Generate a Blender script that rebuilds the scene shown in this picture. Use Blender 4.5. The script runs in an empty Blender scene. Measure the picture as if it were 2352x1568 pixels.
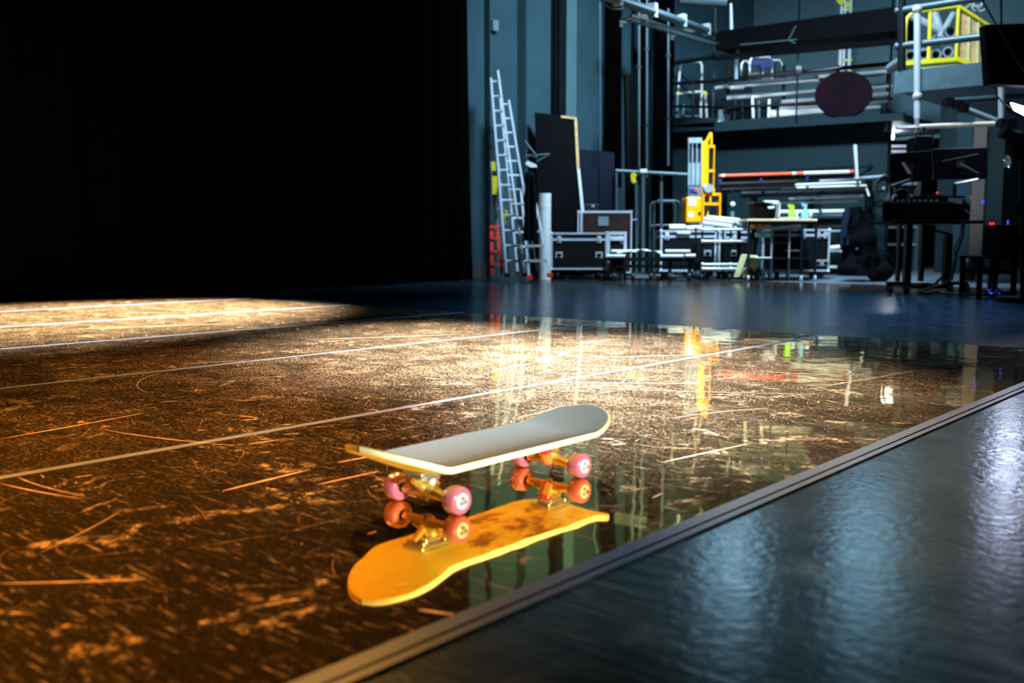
import bpy, math, random
from mathutils import Vector, Matrix, noise
R = math.radians
sc = bpy.context.scene
col = sc.collection
random.seed(7)

# ------------------------------------------------------------------ camera
FPX, EYE, YAW = 2290.0, 0.5, R(40.5)
PITCH = math.atan((784 - 552) / FPX)
cd = bpy.data.cameras.new('camera')
cd.sensor_width = 36; cd.lens = FPX / 2352 * 36
cd.dof.use_dof = True; cd.dof.focus_distance = 3.35; cd.dof.aperture_fstop = 3.1
cd.clip_end = 100
cam = bpy.data.objects.new('camera', cd); col.objects.link(cam)
cam.location = (0, 0, EYE); cam.rotation_euler = (math.pi / 2 - PITCH, 0, YAW)
sc.camera = cam

# ------------------------------------------------------------------ world, colour, lamps
w = bpy.data.worlds.new('world'); sc.world = w; w.use_nodes = True
w.node_tree.nodes['Background'].inputs[0].default_value = (0.10, 0.32, 0.42, 1)
w.node_tree.nodes['Background'].inputs[1].default_value = 0.006
vs = sc.view_settings
vs.view_transform = 'Standard'; vs.look = 'None'; vs.gamma = 1; vs.exposure = 0.0; vs.use_curve_mapping = False
cy = sc.cycles
cy.use_denoising = True
cy.sample_clamp_indirect = 6; cy.blur_glossy = 0.6
cy.max_bounces = 8; cy.diffuse_bounces = 3; cy.glossy_bounces = 5

def aim(o, target):
    o.rotation_euler = (Vector(target) - o.location).to_track_quat('-Z', 'Y').to_euler()
def spot(name, loc, target, power, color, angle, blend=1.0, size=0.15):
    l = bpy.data.lights.new(name, 'SPOT'); l.energy = power; l.color = color
    l.spot_size = R(angle); l.spot_blend = blend; l.shadow_soft_size = size
    o = bpy.data.objects.new(name, l); col.objects.link(o); o.location = loc; aim(o, target); return o
def area(name, loc, target, power, color, sx, sy):
    l = bpy.data.lights.new(name, 'AREA'); l.shape = 'RECTANGLE'; l.size = sx; l.size_y = sy
    l.energy = power; l.color = color
    o = bpy.data.objects.new(name, l); col.objects.link(o); o.location = loc; aim(o, target); return o

# pixel and depth -> point in the room (the room's axes: +Y along the floor seams, +X to their right)
RZ = Matrix.Rotation(YAW, 3, 'Z')
def ray(px, py):
    x = (px - 1176) / FPX; u = (784 - py) / FPX
    v = Vector((x, math.cos(PITCH) + u * math.sin(PITCH), -math.sin(PITCH) + u * math.cos(PITCH)))
    return v
def cl(px, py, d):            # in the camera's horizontal frame
    v = ray(px, py); v = v * (d / v.y); return v + Vector((0, 0, EYE))
def W(px, py, d): return RZ @ cl(px, py, d)
def G(px, py):
    v = ray(px, py); v = v * (-EYE / v.z); p = RZ @ v; p.z = 0; return p
def WY(px, py, Y):
    v = RZ @ ray(px, py); return v * (Y / v.y) + Vector((0, 0, EYE))
def WX(px, py, X):
    v = RZ @ ray(px, py); return v * (X / v.x) + Vector((0, 0, EYE))

TEAL = (0.30, 0.72, 1.0)
# work lights over the back of the stage, with added fill lamps
area('work_light_wall', (-5.0, 9.6, 5.6), (-8.9, 12.2, 0.2), 230, (0.50, 0.80, 1.0), 1.2, 0.5).data.spread = R(110)
area('work_light_back', (-4.2, 9.0, 6.0), (-6.4, 13.0, 0.3), 340, (0.62, 0.86, 1.0), 1.4, 0.5).data.spread = R(100)
area('work_light_gallery', (-5.8, 14.9, 5.3), (-6.2, 16.9, 3.0), 30, TEAL, 2.4, 0.4)
area('gallery_fill', WY(1850, 148, 14.1), WY(1850, 250, 16.0), 26, (0.75, 0.9, 1.0), 3.0, 0.08)  # added fill, brightens the gallery tubes from the front
area('work_light_right', (-1.2, 9.4, 5.6), (-3.4, 12.4, 2.6), 18, (0.5, 0.8, 1.0), 0.8, 0.4)
area('vinyl_patch_fill_left', W(1712, -30, 12.5), G(1712, 1300), 9, (0.42, 0.76, 1.0), 0.55, 0.30)  # added lamp out of view, makes a bright patch on the near vinyl
area('vinyl_patch_fill_right', W(2035, -20, 12.0), G(2035, 1330), 9, (0.36, 0.74, 1.0), 0.60, 0.40)  # added out of view as well, for the second bright vinyl patch
spot('far_vinyl_blue_fill', (-3.6, 10.6, 7.6), G(1750, 700), 9000, (0.16, 0.52, 1.0), 38, 1.0, 0.4)  # added blue fill to brighten the far vinyl
# stage spots: white pools across the floor, amber from the left, an added warm fill at right, a low side light on the board
spot('back_spot_near', (-7.2, 9.5, 5.6), G(1500, 846), 22000, (1.0, 0.97, 0.92), 12.5)
spot('back_spot_middle', (-8.0, 8.2, 5.6), G(960, 788), 16000, (1.0, 0.96, 0.86), 14)
spot('back_spot_far', (-8.3, 9.3, 6.2), G(150, 727), 120000, (1.0, 0.96, 0.88), 24)
spot('amber_spot', (-6.5, 2.0, 4.6), G(-60, 1160), 2800, (1.0, 0.42, 0.06), 20)
spot('amber_wash', (-6.8, 5.5, 5.4), G(180, 930), 3000, (1.0, 0.46, 0.10), 26)
spot('warm_fill_right', (-3.0, 9.0, 6.0), G(1800, 950), 2600, (1.0, 0.72, 0.42), 14)  # added fill so the right part of the amber floor is lit
spot('board_spot', (-4.3, 4.8, 4.6), G(1110, 1100), 190, (0.84, 1.0, 1.0), 10, 0.8, 0.35)
spot('side_spot', (3.4, 0.4, 0.85), G(1110, 1120), 3600, (0.97, 1.0, 0.82), 11, 0.8, 0.2)

# ------------------------------------------------------------------ materials
MATS = {}
def mat(name, c, rough=0.5, metal=0.0, var=0.15, scale=8.0, bump=0.0, emit=None, es=0, trans=0, spec=0.5, c2=None):
    if name in MATS: return MATS[name]
    m = bpy.data.materials.new(name); m.use_nodes = True; nt = m.node_tree; n = nt.nodes; L = nt.links
    b = n['Principled BSDF']
    tc = n.new('ShaderNodeTexCoord'); no = n.new('ShaderNodeTexNoise'); no.inputs['Scale'].default_value = scale
    no.inputs['Detail'].default_value = 5
    L.new(tc.outputs['Object'], no.inputs['Vector'])
    rp = n.new('ShaderNodeValToRGB'); rp.color_ramp.elements[0].position = 0.3; rp.color_ramp.elements[1].position = 0.7
    a = tuple(x * (1 - var) for x in c); z = c2 if c2 else tuple(min(1, x * (1 + var)) for x in c)
    rp.color_ramp.elements[0].color = (*a, 1); rp.color_ramp.elements[1].color = (*z, 1)
    L.new(no.outputs['Fac'], rp.inputs['Fac']); L.new(rp.outputs['Color'], b.inputs['Base Color'])
    b.inputs['Roughness'].default_value = rough; b.inputs['Metallic'].default_value = metal
    b.inputs['Specular IOR Level'].default_value = spec
    if trans: b.inputs['Transmission Weight'].default_value = trans
    if emit: b.inputs['Emission Color'].default_value = (*emit, 1); b.inputs['Emission Strength'].default_value = es
    if bump:
        bp = n.new('ShaderNodeBump'); bp.inputs['Strength'].default_value = bump; bp.inputs['Distance'].default_value = 0.02
        L.new(no.outputs['Fac'], bp.inputs['Height']); L.new(bp.outputs['Normal'], b.inputs['Normal'])
    MATS[name] = m; return m

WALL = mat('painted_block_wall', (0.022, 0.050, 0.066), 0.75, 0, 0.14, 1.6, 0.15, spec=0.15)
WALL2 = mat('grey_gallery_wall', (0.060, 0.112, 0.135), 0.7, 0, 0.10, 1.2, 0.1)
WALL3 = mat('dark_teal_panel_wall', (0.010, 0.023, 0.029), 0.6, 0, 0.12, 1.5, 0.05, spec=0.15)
BASEB = mat('dark_skirting', (0.03, 0.035, 0.035), 0.5)
VELVET = mat('black_velvet', (0.0008, 0.0008, 0.0012), 1.0, spec=0.0)
BLACK = mat('black_paint', (0.0012, 0.0015, 0.0022), 0.6, spec=0.05)
BLACKM = mat('black_steel', (0.0035, 0.005, 0.007), 0.4, 0.0, spec=0.25)
RUBBER = mat('black_rubber', (0.005, 0.005, 0.006), 0.7)
STEELG = mat('grey_steel', (0.055, 0.085, 0.105), 0.4, 0.3)
CHROME = mat('chrome_tube', (0.72, 0.76, 0.82), 0.22, 0.6, 0.05)
ALU = mat('ladder_aluminium', (0.52, 0.57, 0.68), 0.34, 0.3, 0.08)
ALUP = mat('case_aluminium_edge', (0.52, 0.58, 0.70), 0.30, 0.35, 0.08)
WHITE = mat('white_plastic', (0.56, 0.58, 0.60), 0.45, 0, 0.05)
CREAM = mat('cream_tube', (0.75, 0.70, 0.58), 0.5, 0, 0.1)
YELP = mat('lift_yellow_paint', (0.95, 0.36, 0.0), 0.35, 0, 0.08)
YEL = mat('safety_yellow', (0.58, 0.50, 0.01), 0.45, 0, 0.1)
ORANGE = mat('orange_plastic', (0.9, 0.32, 0.03), 0.45)
RED = mat('red_paint', (0.72, 0.05, 0.04), 0.4, 0, 0.2)
REDP = mat('red_orange_pole', (0.85, 0.10, 0.04), 0.4)
BLUE = mat('blue_plastic', (0.008, 0.02, 0.14), 0.4)
BLUEP = mat('navy_panel', (0.0012, 0.0035, 0.012), 0.6, spec=0.12)
WOOD = mat('plywood', (0.50, 0.30, 0.13), 0.6, 0, 0.25, 14)
WOODL = mat('pale_wood_top', (0.72, 0.52, 0.30), 0.5, 0, 0.15, 10)
BROWNC = mat('brown_trunk_ply', (0.020, 0.008, 0.006), 0.5, 0, 0.3, 12, spec=0.2)
CASEB = mat('flight_case_laminate', (0.004, 0.005, 0.007), 0.4, 0, 0.2, 20, spec=0.2)
GREYP = mat('grey_panel', (0.10, 0.15, 0.18), 0.5)
KRAFT = mat('kraft_tube', (0.20, 0.23, 0.26), 0.6)
GREEN = mat('lime_plastic', (0.35, 0.80, 0.02), 0.35)
MINT = mat('mint_plastic', (0.25, 0.85, 0.45), 0.45)
AQUA = mat('pale_blue_liquid', (0.30, 0.62, 0.72), 0.15, 0, 0.1, 8, trans=0.3)
SCREEN = mat('black_screen', (0.004, 0.004, 0.006), 0.12)
OLIVE = mat('faded_yellow_paint', (0.52, 0.50, 0.26), 0.55, 0, 0.2)
PAINTED = mat('scenic_paint', (0.001, 0.0015, 0.009), 0.7, 0, 0.2, 3.2, spec=0.08, c2=(0.013, 0.001, 0.0015))
DARKCLOTH = mat('black_cloth', (0.002, 0.0025, 0.004), 0.9, 0, 0.3, 6, 0.3, spec=0.05)
BLUECLOTH = mat('slate_blue_cloth', (0.008, 0.018, 0.035), 0.85, 0, 0.3, 6, 0.3, spec=0.1)
TUBEG = mat('lit_fluorescent_tube', (0.9, 0.9, 0.95), 0.4, emit=(0.72, 0.85, 1.0), es=14)
LEDB = mat('lit_lamp_face', (0.8, 0.8, 1.0), 0.4, emit=(0.62, 0.66, 1.0), es=16)
LEDR = mat('red_indicator', (0.6, 0, 0), 0.4, emit=(1, 0.02, 0.04), es=1.6)
LEDBL = mat('blue_indicator', (0, 0, 0.6), 0.4, emit=(0.05, 0.08, 1), es=1.2)
GLASS = mat('clear_glass', (0.85, 0.95, 0.97), 0.05, 0, 0.02, trans=0.9)

# ------------------------------------------------------------------ mesh builder
class MB:
    def __init__(s): s.v = []; s.f = []; s.sm = []
    def add(s, vs_, fs, smooth=False):
        o = len(s.v); s.v += [tuple(v) for v in vs_]; s.f += [tuple(i + o for i in f) for f in fs]; s.sm += [smooth] * len(fs); return s
    def box(s, x0, x1, y0, y1, z0, z1):
        v = [(x, y, z) for z in (z0, z1) for x, y in ((x0, y0), (x1, y0), (x1, y1), (x0, y1))]
        return s.add(v, [(3, 2, 1, 0), (4, 5, 6, 7), (0, 1, 5, 4), (1, 2, 6, 5), (2, 3, 7, 6), (3, 0, 4, 7)])
    def slab(s, quad, vec):      # four corners pushed along vec
        q = [Vector(a) for a in quad]; vec = Vector(vec); n = len(q)
        v = q + [a + vec for a in q]
        fs = [tuple(range(n))[::-1], tuple(range(n, 2 * n))] + [(i, (i + 1) % n, (i + 1) % n + n, i + n) for i in range(n)]
        return s.add(v, fs)
    def cyl(s, a, b, r, r2=None, n=12, cap=True):
        a = Vector(a); b = Vector(b); d = (b - a)
        if d.length < 1e-6: return s
        d.normalize(); r2 = r if r2 is None else r2
        t = Vector((0, 0, 1)) if abs(d.z) < 0.9 else Vector((1, 0, 0))
        x = d.cross(t).normalized(); y = d.cross(x)
        v = []
        for c, rr in ((a, r), (b, r2)):
            for i in range(n):
                q = 2 * math.pi * i / n; v.append(c + (x * math.cos(q) + y * math.sin(q)) * rr)
        s.add(v, [(i, (i + 1) % n, (i + 1) % n + n, i + n)[::-1] for i in range(n)], True)
        if cap: s.add(v, [tuple(range(n)), tuple(range(2 * n - 1, n - 1, -1))])
        return s
    def tube(s, a, b, r, wall, n=16):   # open pipe with thickness
        a = Vector(a); b = Vector(b); s.cyl(a, b, r, n=n, cap=False); s.cyl(a, b, r - wall, n=n, cap=False)
        m_ = len(s.v); s.v += s.v[m_ - 4 * n:m_]; p = m_; o = m_ + 2 * n
        for k in (0, n):
            for i in range(n):
                s.f.append((p + k + i, p + k + (i + 1) % n, o + k + (i + 1) % n, o + k + i)); s.sm.append(False)
        return s
    def path(s, pts, r, n=8):
        pts = [Vector(p) for p in pts]
        fr = []; x = None
        for i, p in enumerate(pts):
            d = (pts[min(i + 1, len(pts) - 1)] - pts[max(i - 1, 0)]).normalized()
            if x is None:
                t = Vector((0, 0, 1)) if abs(d.z) < 0.9 else Vector((1, 0, 0)); x = d.cross(t).normalized()
            else:
                x = (x - d * x.dot(d)); x = x.normalized() if x.length > 1e-5 else d.orthogonal().normalized()
            y = d.cross(x); fr.append((p, x, y))
        v = []
        for p, x, y in fr:
            for k in range(n):
                q = 2 * math.pi * k / n; v.append(p + (x * math.cos(q) + y * math.sin(q)) * r)
        fs = []
        for i in range(len(pts) - 1):
            for k in range(n): fs.append((i * n + k, i * n + (k + 1) % n, (i + 1) * n + (k + 1) % n, (i + 1) * n + k))
        s.add(v, fs, True); s.add(v, [tuple(range(n))[::-1], tuple(range((len(pts) - 1) * n, len(pts) * n))]); return s
    def bar(s, a, b, wx, wy=None):    # square bar
        a = Vector(a); b = Vector(b); d = (b - a).normalized(); wy = wy or wx
        t = Vector((0, 0, 1)) if abs(d.z) < 0.9 else Vector((0, 1, 0))
        x = d.cross(t).normalized(); y = d.cross(x).normalized()
        if abs(d.z) >= 0.9: x, y = y, x     # wx across, wy front to back for uprights
        if abs(d.z) >= 0.9: x, y = Vector((1, 0, 0)) - d * d.x, Vector((0, 1, 0)) - d * d.y
        c = [x * wx / 2 + y * wy / 2, -x * wx / 2 + y * wy / 2, -x * wx / 2 - y * wy / 2, x * wx / 2 - y * wy / 2]
        return s.slab([a + k for k in c], b - a)
    def lathe(s, prof, o=(0, 0, 0), n=24, axis='z'):
        v = []; o = Vector(o)
        for r, h in prof:
            for i in range(n):
                q = 2 * math.pi * i / n; c, e = math.cos(q) * r, math.sin(q) * r
                v.append(o + (Vector((c, e, h)) if axis == 'z' else Vector((c, h, e)) if axis == 'y' else Vector((h, c, e))))
        fs = []
        for j in range(len(prof) - 1):
            for i in range(n): fs.append((j * n + i, j * n + (i + 1) % n, (j + 1) * n + (i + 1) % n, (j + 1) * n + i))
        s.add(v, fs, True); return s
    def ball(s, c, r, sz=(1, 1, 1), n=12):
        c = Vector(c); v = []; m = n // 2
        for j in range(m + 1):
            t = math.pi * j / m
            for i in range(n):
                q = 2 * math.pi * i / n
                v.append(c + Vector((math.sin(t) * math.cos(q) * r * sz[0], math.sin(t) * math.sin(q) * r * sz[1], math.cos(t) * r * sz[2])))
        fs = [(j * n + i, (j + 1) * n + i, (j + 1) * n + (i + 1) % n, j * n + (i + 1) % n) for j in range(m) for i in range(n)]
        return s.add(v, fs, True)
    def grid(s, fn, nu, nv, smooth=True):
        v = [fn(i / nu, j / nv) for i in range(nu + 1) for j in range(nv + 1)]
        fs = [(i * (nv + 1) + j, (i + 1) * (nv + 1) + j, (i + 1) * (nv + 1) + j + 1, i * (nv + 1) + j + 1) for i in range(nu) for j in range(nv)]
        return s.add(v, fs, smooth)
    def build(s, name, m, parent=None, bevel=0):
        me = bpy.data.meshes.new(name); me.from_pydata(s.v, [], s.f); me.update()
        me.polygons.foreach_set('use_smooth', s.sm)
        me.materials.append(m)
        o = bpy.data.objects.new(name, me); col.objects.link(o)
        if parent: o.parent = parent
        if bevel:
            b = o.modifiers.new('bevel', 'BEVEL'); b.width = bevel; b.segments = 2; b.limit_method = 'ANGLE'
        return o

def tag(o, label=None, cat=None, group=None, kind=None):
    for k, v in (('label', label), ('category', cat), ('group', group), ('kind', kind)):
        if v: o[k] = v
    return o
def struct(name, mb, m, parent=None):
    o = mb.build(name, m, parent)
    if not parent: o['kind'] = 'structure'
    return o
def copy_tree(o, parent=None):
    c = o.copy(); col.objects.link(c); c.parent = parent
    for ch in list(o.children): copy_tree(ch, c)
    return c

class Thing:
    """An Empty with parts; local axes: x right in view, y away, z up. F(px,py,dy) gives a local point at depth d+dy."""
    def __init__(s, name, label, cat, px, d, py=None, group=None):
        s.d = d
        g = cl(px, 700, d) if py is None else cl(px, py, d)
        if py is None: g.z = 0
        s.o = g
        s.e = bpy.data.objects.new(name, None); s.e.empty_display_size = 0.1; col.objects.link(s.e)
        s.e.location = RZ @ g; s.e.rotation_euler = (0, 0, YAW)
        tag(s.e, label, cat, group)
    def F(s, px, py, dy=0.0): return cl(px, py, s.d + dy) - s.o
    def part(s, name, m, mb, parent=None, bevel=0): return mb.build(name, m, parent or s.e, bevel)
    def pbox(s, mb, x0, y0, x1, y1, dy0=0.0, dy1=0.1):
        a = s.F(x0, y1, dy0); b = s.F(x1, y0, dy0); mb.box(a.x, b.x, a.y, a.y + dy1 - dy0, a.z, b.z); return mb
    def pquad(s, mb, pts, dy0=0.0, dy1=0.05):
        mb.slab([s.F(x, y, dy0) for x, y in pts], (0, dy1 - dy0, 0)); return mb
    def m(s, px): return px * s.d / FPX

# ------------------------------------------------------------------ floors
def floor_mat():
    m = bpy.data.materials.new('amber_mirror_floor'); m.use_nodes = True; nt = m.node_tree; n = nt.nodes; L = nt.links
    out = n['Material Output']; b = n['Principled BSDF']
    tc = n.new('ShaderNodeTexCoord')
    def nz(scale, detail=6, rough=0.6, dist=0.0, sy=1.0, rot=0.0):
        mp = n.new('ShaderNodeMapping'); mp.inputs['Scale'].default_value = (scale, scale * sy, scale); mp.inputs['Rotation'].default_value = (0, 0, rot)
        L.new(tc.outputs['Object'], mp.inputs['Vector'])
        t = n.new('ShaderNodeTexNoise'); t.inputs['Scale'].default_value = 1; t.inputs['Detail'].default_value = detail
        t.inputs['Roughness'].default_value = rough; t.inputs['Distortion'].default_value = dist
        L.new(mp.outputs['Vector'], t.inputs['Vector']); return t.outputs['Fac']
    def step(src, a, c, va=0.0, vc=1.0):
        r = n.new('ShaderNodeMapRange'); r.inputs['From Min'].default_value = a; r.inputs['From Max'].default_value = c
        r.inputs['To Min'].default_value = va; r.inputs['To Max'].default_value = vc
        L.new(src, r.inputs['Value']); return r.outputs['Result']
    def op(kind, a, c):
        q = n.new('ShaderNodeMath'); q.operation = kind; q.use_clamp = True
        for i, x in enumerate((a, c)):
            if isinstance(x, (int, float)): q.inputs[i].default_value = x
            else: L.new(x, q.inputs[i])
        return q.outputs[0]
    patches = step(nz(5.5, 10, 0.74, 1.0), 0.56, 0.62)
    fine = step(nz(30, 7, 0.75, 0.6), 0.46, 0.60)
    streak1 = step(nz(9, 7, 0.7, 0.2, 14, R(12)), 0.60, 0.67)
    streak2 = step(nz(8, 7, 0.7, 0.2, 16, R(-38)), 0.61, 0.68)
    streak3 = step(nz(7, 7, 0.7, 0.2, 18, R(63)), 0.61, 0.69)
    grit = step(nz(260, 2, 0.5), 0.60, 0.72)
    big = step(nz(1.1, 3, 0.5), 0.35, 0.65, 0.25, 1.0)
    sx_ = n.new('ShaderNodeSeparateXYZ'); L.new(tc.outputs['Object'], sx_.inputs[0])
    df = n.new('ShaderNodeMath'); df.operation = 'SUBTRACT'; L.new(sx_.outputs['Y'], df.inputs[0]); L.new(sx_.outputs['X'], df.inputs[1])
    haze_ramp = step(df.outputs[0], 2.4, 5.2, 0.06, 1.0)       # grain painted in as haze, kept thin on the panels nearest the camera
    grain = op('MULTIPLY', step(nz(110, 5, 0.75), 0.50, 0.60), step(nz(6, 6, 0.65, 0.3), 0.40, 0.62, 0.25, 1.0))
    grain = op('MULTIPLY', grain, haze_ramp)
    mask = op('MULTIPLY', patches, fine)
    mask = op('ADD', mask, op('MULTIPLY', streak1, 0.6)); mask = op('ADD', mask, op('MULTIPLY', streak2, 0.5)); mask = op('ADD', mask, op('MULTIPLY', streak3, 0.5))
    mask = op('MULTIPLY', mask, big)
    mask = op('ADD', mask, op('MULTIPLY', grit, 0.08))
    mask = op('ADD', mask, op('MULTIPLY', grain, 0.50))
    mask = op('MULTIPLY', mask, 0.85)
    # mirror layer
    b.inputs['Specular Tint'].default_value = (1.0, 0.80, 0.58, 1); b.inputs['Base Color'].default_value = (0.97, 0.72, 0.20, 1); b.inputs['Metallic'].default_value = 1; b.inputs['Roughness'].default_value = 0.035
    bp = n.new('ShaderNodeBump'); bp.inputs['Strength'].default_value = 0.10; bp.inputs['Distance'].default_value = 0.01
    L.new(nz(5.0, 2, 0.4), bp.inputs['Height'])
    L.new(bp.outputs['Normal'], b.inputs['Normal'])
    # worn layer
    d = n.new('ShaderNodeBsdfPrincipled'); d.inputs['Base Color'].default_value = (0.74, 0.43, 0.18, 1)
    d.inputs['Roughness'].default_value = 0.42; d.inputs['Metallic'].default_value = 0.35
    b2 = n.new('ShaderNodeBump'); b2.inputs['Strength'].default_value = 0.5; b2.inputs['Distance'].default_value = 0.004
    L.new(nz(60, 4, 0.6), b2.inputs['Height']); L.new(b2.outputs['Normal'], d.inputs['Normal'])
    # faint brown film under everything
    e = n.new('ShaderNodeBsdfDiffuse'); e.inputs['Color'].default_value = (0.13, 0.055, 0.02, 1)
    gl = n.new('ShaderNodeBsdfAnisotropic'); gl.inputs['Color'].default_value = (0.9, 0.72, 0.45, 1); gl.inputs['Roughness'].default_value = 0.55
    L.new(b2.outputs['Normal'], gl.inputs['Normal'])
    m0 = n.new('ShaderNodeMixShader'); m0.inputs[0].default_value = 0.006
    L.new(b.outputs[0], m0.inputs[1]); L.new(gl.outputs[0], m0.inputs[2])
    m1 = n.new('ShaderNodeMixShader'); m1.inputs[0].default_value = 0.004
    L.new(m0.outputs[0], m1.inputs[1]); L.new(e.outputs[0], m1.inputs[2])
    mx = n.new('ShaderNodeMixShader'); L.new(mask, mx.inputs[0]); L.new(m1.outputs[0], mx.inputs[1]); L.new(d.outputs[0], mx.inputs[2])
    L.new(mx.outputs[0], out.inputs['Surface'])
    return m

def vinyl_mat(name, c, r0, r1, scratch=(0.16, 0.17, 0.17), amt=0.5, bump=0.12):
    m = bpy.data.materials.new(name); m.use_nodes = True; nt = m.node_tree; n = nt.nodes; L = nt.links
    b = n['Principled BSDF']; b.inputs['Specular Tint'].default_value = (0.36, 0.74, 1.0, 1); tc = n.new('ShaderNodeTexCoord')
    def nz(scale, sy, rot, detail=5, dist=0.3):
        mp = n.new('ShaderNodeMapping'); mp.inputs['Scale'].default_value = (scale, scale * sy, scale); mp.inputs['Rotation'].default_value = (0, 0, rot)
        L.new(tc.outputs['Object'], mp.inputs['Vector'])
        t = n.new('ShaderNodeTexNoise'); t.inputs['Scale'].default_value = 1; t.inputs['Detail'].default_value = detail; t.inputs['Distortion'].default_value = dist
        L.new(mp.outputs['Vector'], t.inputs['Vector']); return t.outputs['Fac']
    acc = None
    for s_, sy, ro in ((5, 34, R(25)), (4, 40, R(80)), (6, 30, R(-35)), (9, 1, 0)):
        r = n.new('ShaderNodeMapRange'); r.inputs['From Min'].default_value = 0.58; r.inputs['From Max'].default_value = 0.72
        L.new(nz(s_, sy, ro), r.inputs['Value'])
        if acc is None: acc = r.outputs['Result']
        else:
            q = n.new('ShaderNodeMath'); q.operation = 'ADD'; q.use_clamp = True; L.new(acc, q.inputs[0]); L.new(r.outputs['Result'], q.inputs[1]); acc = q.outputs[0]
    q = n.new('ShaderNodeMath'); q.operation = 'MULTIPLY'; q.inputs[1].default_value = amt; L.new(acc, q.inputs[0])
    mx = n.new('ShaderNodeMix'); mx.data_type = 'RGBA'; mx.inputs['A'].default_value = (*c, 1); mx.inputs['B'].default_value = (*scratch, 1)
    L.new(q.outputs[0], mx.inputs['Factor']); L.new(mx.outputs['Result'], b.inputs['Base Color'])
    rr = n.new('ShaderNodeMapRange'); rr.inputs['To Min'].default_value = r0; rr.inputs['To Max'].default_value = r1
    L.new(nz(6, 1, 0.4, 6), rr.inputs['Value']); L.new(rr.outputs['Result'], b.inputs['Roughness'])
    bp = n.new('ShaderNodeBump'); bp.inputs['Strength'].default_value = bump; bp.inputs['Distance'].default_value = 0.006
    L.new(nz(45, 1, 0, 4), bp.inputs['Height']); L.new(bp.outputs['Normal'], b.inputs['Normal'])
    return m

AMBER = floor_mat()
VINYL = vinyl_mat('dark_stage_vinyl', (0.004, 0.012, 0.020), 0.13, 0.27, (0.07, 0.11, 0.14), 0.40, 0.16)
TAPE = mat('clear_seam_tape', (0.22, 0.25, 0.38), 0.35, 0.1, 0.15, 20)
EDGET = mat('grey_gaffer_tape', (0.004, 0.018, 0.065), 0.32, 0, 0.2, 12)
CONC = mat('worn_concrete', (0.13, 0.17, 0.22), 0.30, 0, 0.15, 2.0)
STRIP = mat('brown_hardboard', (0.035, 0.022, 0.020), 0.14, 0, 0.25, 3)

LX, RX, FY, BY = -8.40, -0.89, 5.08, -4.0
SEAMS = [-2.17, -3.50, -4.78, -6.0, -7.32]
struct('floor', MB().box(-10, 9, -6, 9.6, -0.20, -0.004), VINYL)
struct('trim_hardboard_strip', MB().box(-10, 9, 9.6, 11.45, -0.20, -0.004), STRIP)
struct('floor_concrete', MB().box(-10, 9, 11.45, 23, -0.20, -0.004), CONC)
am = MB()
xs = [LX] + sorted(SEAMS) + [RX]
for a, b in zip(xs, xs[1:]): am.box(a + 0.001, b - 0.001, BY, FY, -0.0035, 0.0)
mirror = am.build('dance_floor', AMBER)
tag(mirror, 'scuffed amber mirror finish dance floor laid in long panels across the stage', 'floor covering')
for i, x in enumerate(SEAMS):
    where = ['nearest the skateboard', 'second out from the skateboard', 'middle one of the five', 'fourth out from the skateboard', 'farthest from the skateboard, close to the curtain'][i]
    o = MB().grid(lambda u, v, x=x: (x - 0.015 + 0.030 * v + 0.003 * noise.noise((u * 30, v * 3, x)), BY + (FY - BY) * u, 0.0006), 160, 1).build('seam_tape', TAPE)
    tag(o, 'thin pale seam tape on the amber floor, ' + where, 'tape', 'seam tapes on the amber floor')
et = MB()
et.grid(lambda u, v: (RX - 0.008 + 0.030 * v, BY + 9.1 * u, 0.0012), 60, 1)
et.grid(lambda u, v: (RX + 0.028 + 0.016 * v, BY + 9.1 * u, 0.0008), 60, 1)
tag(et.build('edge_tape', EDGET), 'blue grey tape strip along the right edge of the amber floor', 'tape')

# scuffs and scratches in the amber floor
SCUFF = mat('pale_scuff', (0.76, 0.46, 0.22), 0.42, 0.5, 0.25, 40)
sm = MB(); rnd = random.Random(3)
def ribbon(mb, x, y, ang, ln, wd, curve, z=0.0005, n=7):
    pts = []; px_, py_ = x, y; a = ang
    for i in range(n + 1):
        pts.append((px_, py_, a)); st = ln / n; px_ += math.cos(a) * st; py_ += math.sin(a) * st; a += curve / n
    v = []
    for i, (qx, qy, a) in enumerate(pts):
        h = wd / 2 * math.sin(math.pi * min(1, max(0, (i + 0.15) / (n + 0.3)))) ** 0.6 * rnd.uniform(0.7, 1.2)
        v.append((qx - math.sin(a) * h, qy + math.cos(a) * h, z)); v.append((qx + math.sin(a) * h, qy - math.cos(a) * h, z))
    mb.add(v, [(2 * i, 2 * i + 1, 2 * i + 3, 2 * i + 2) for i in range(n)])
k = 0
while k < 4000:
    d = 1.3 + 8.0 * rnd.random() ** 0.8; px = rnd.uniform(-100, 2400)
    p = RZ @ Vector(((px - 1176) / FPX * d, d, 0))
    if not (LX + 0.1 < p.x < RX - 0.12 and BY < p.y < FY - 0.1): continue
    ang = rnd.gauss(R(90 + 30), 0.8) if rnd.random() < 0.6 else rnd.uniform(0, math.pi)
    q = rnd.random(); f = min(1.0, 0.35 + d / 6)
    ln = rnd.uniform(0.012, 0.05) if q < 0.75 else rnd.uniform(0.05, 0.30)
    wd = rnd.uniform(0.0002, 0.0007)
    if q > 0.955: ln = rnd.uniform(0.02, 0.07); wd = rnd.uniform(0.002, 0.007)
    ribbon(sm, p.x, p.y, ang, ln * f, wd * f, rnd.gauss(0, 0.4) if rnd.random() < 0.9 else rnd.uniform(-1.6, 1.6)); k += 1
k = 0
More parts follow.
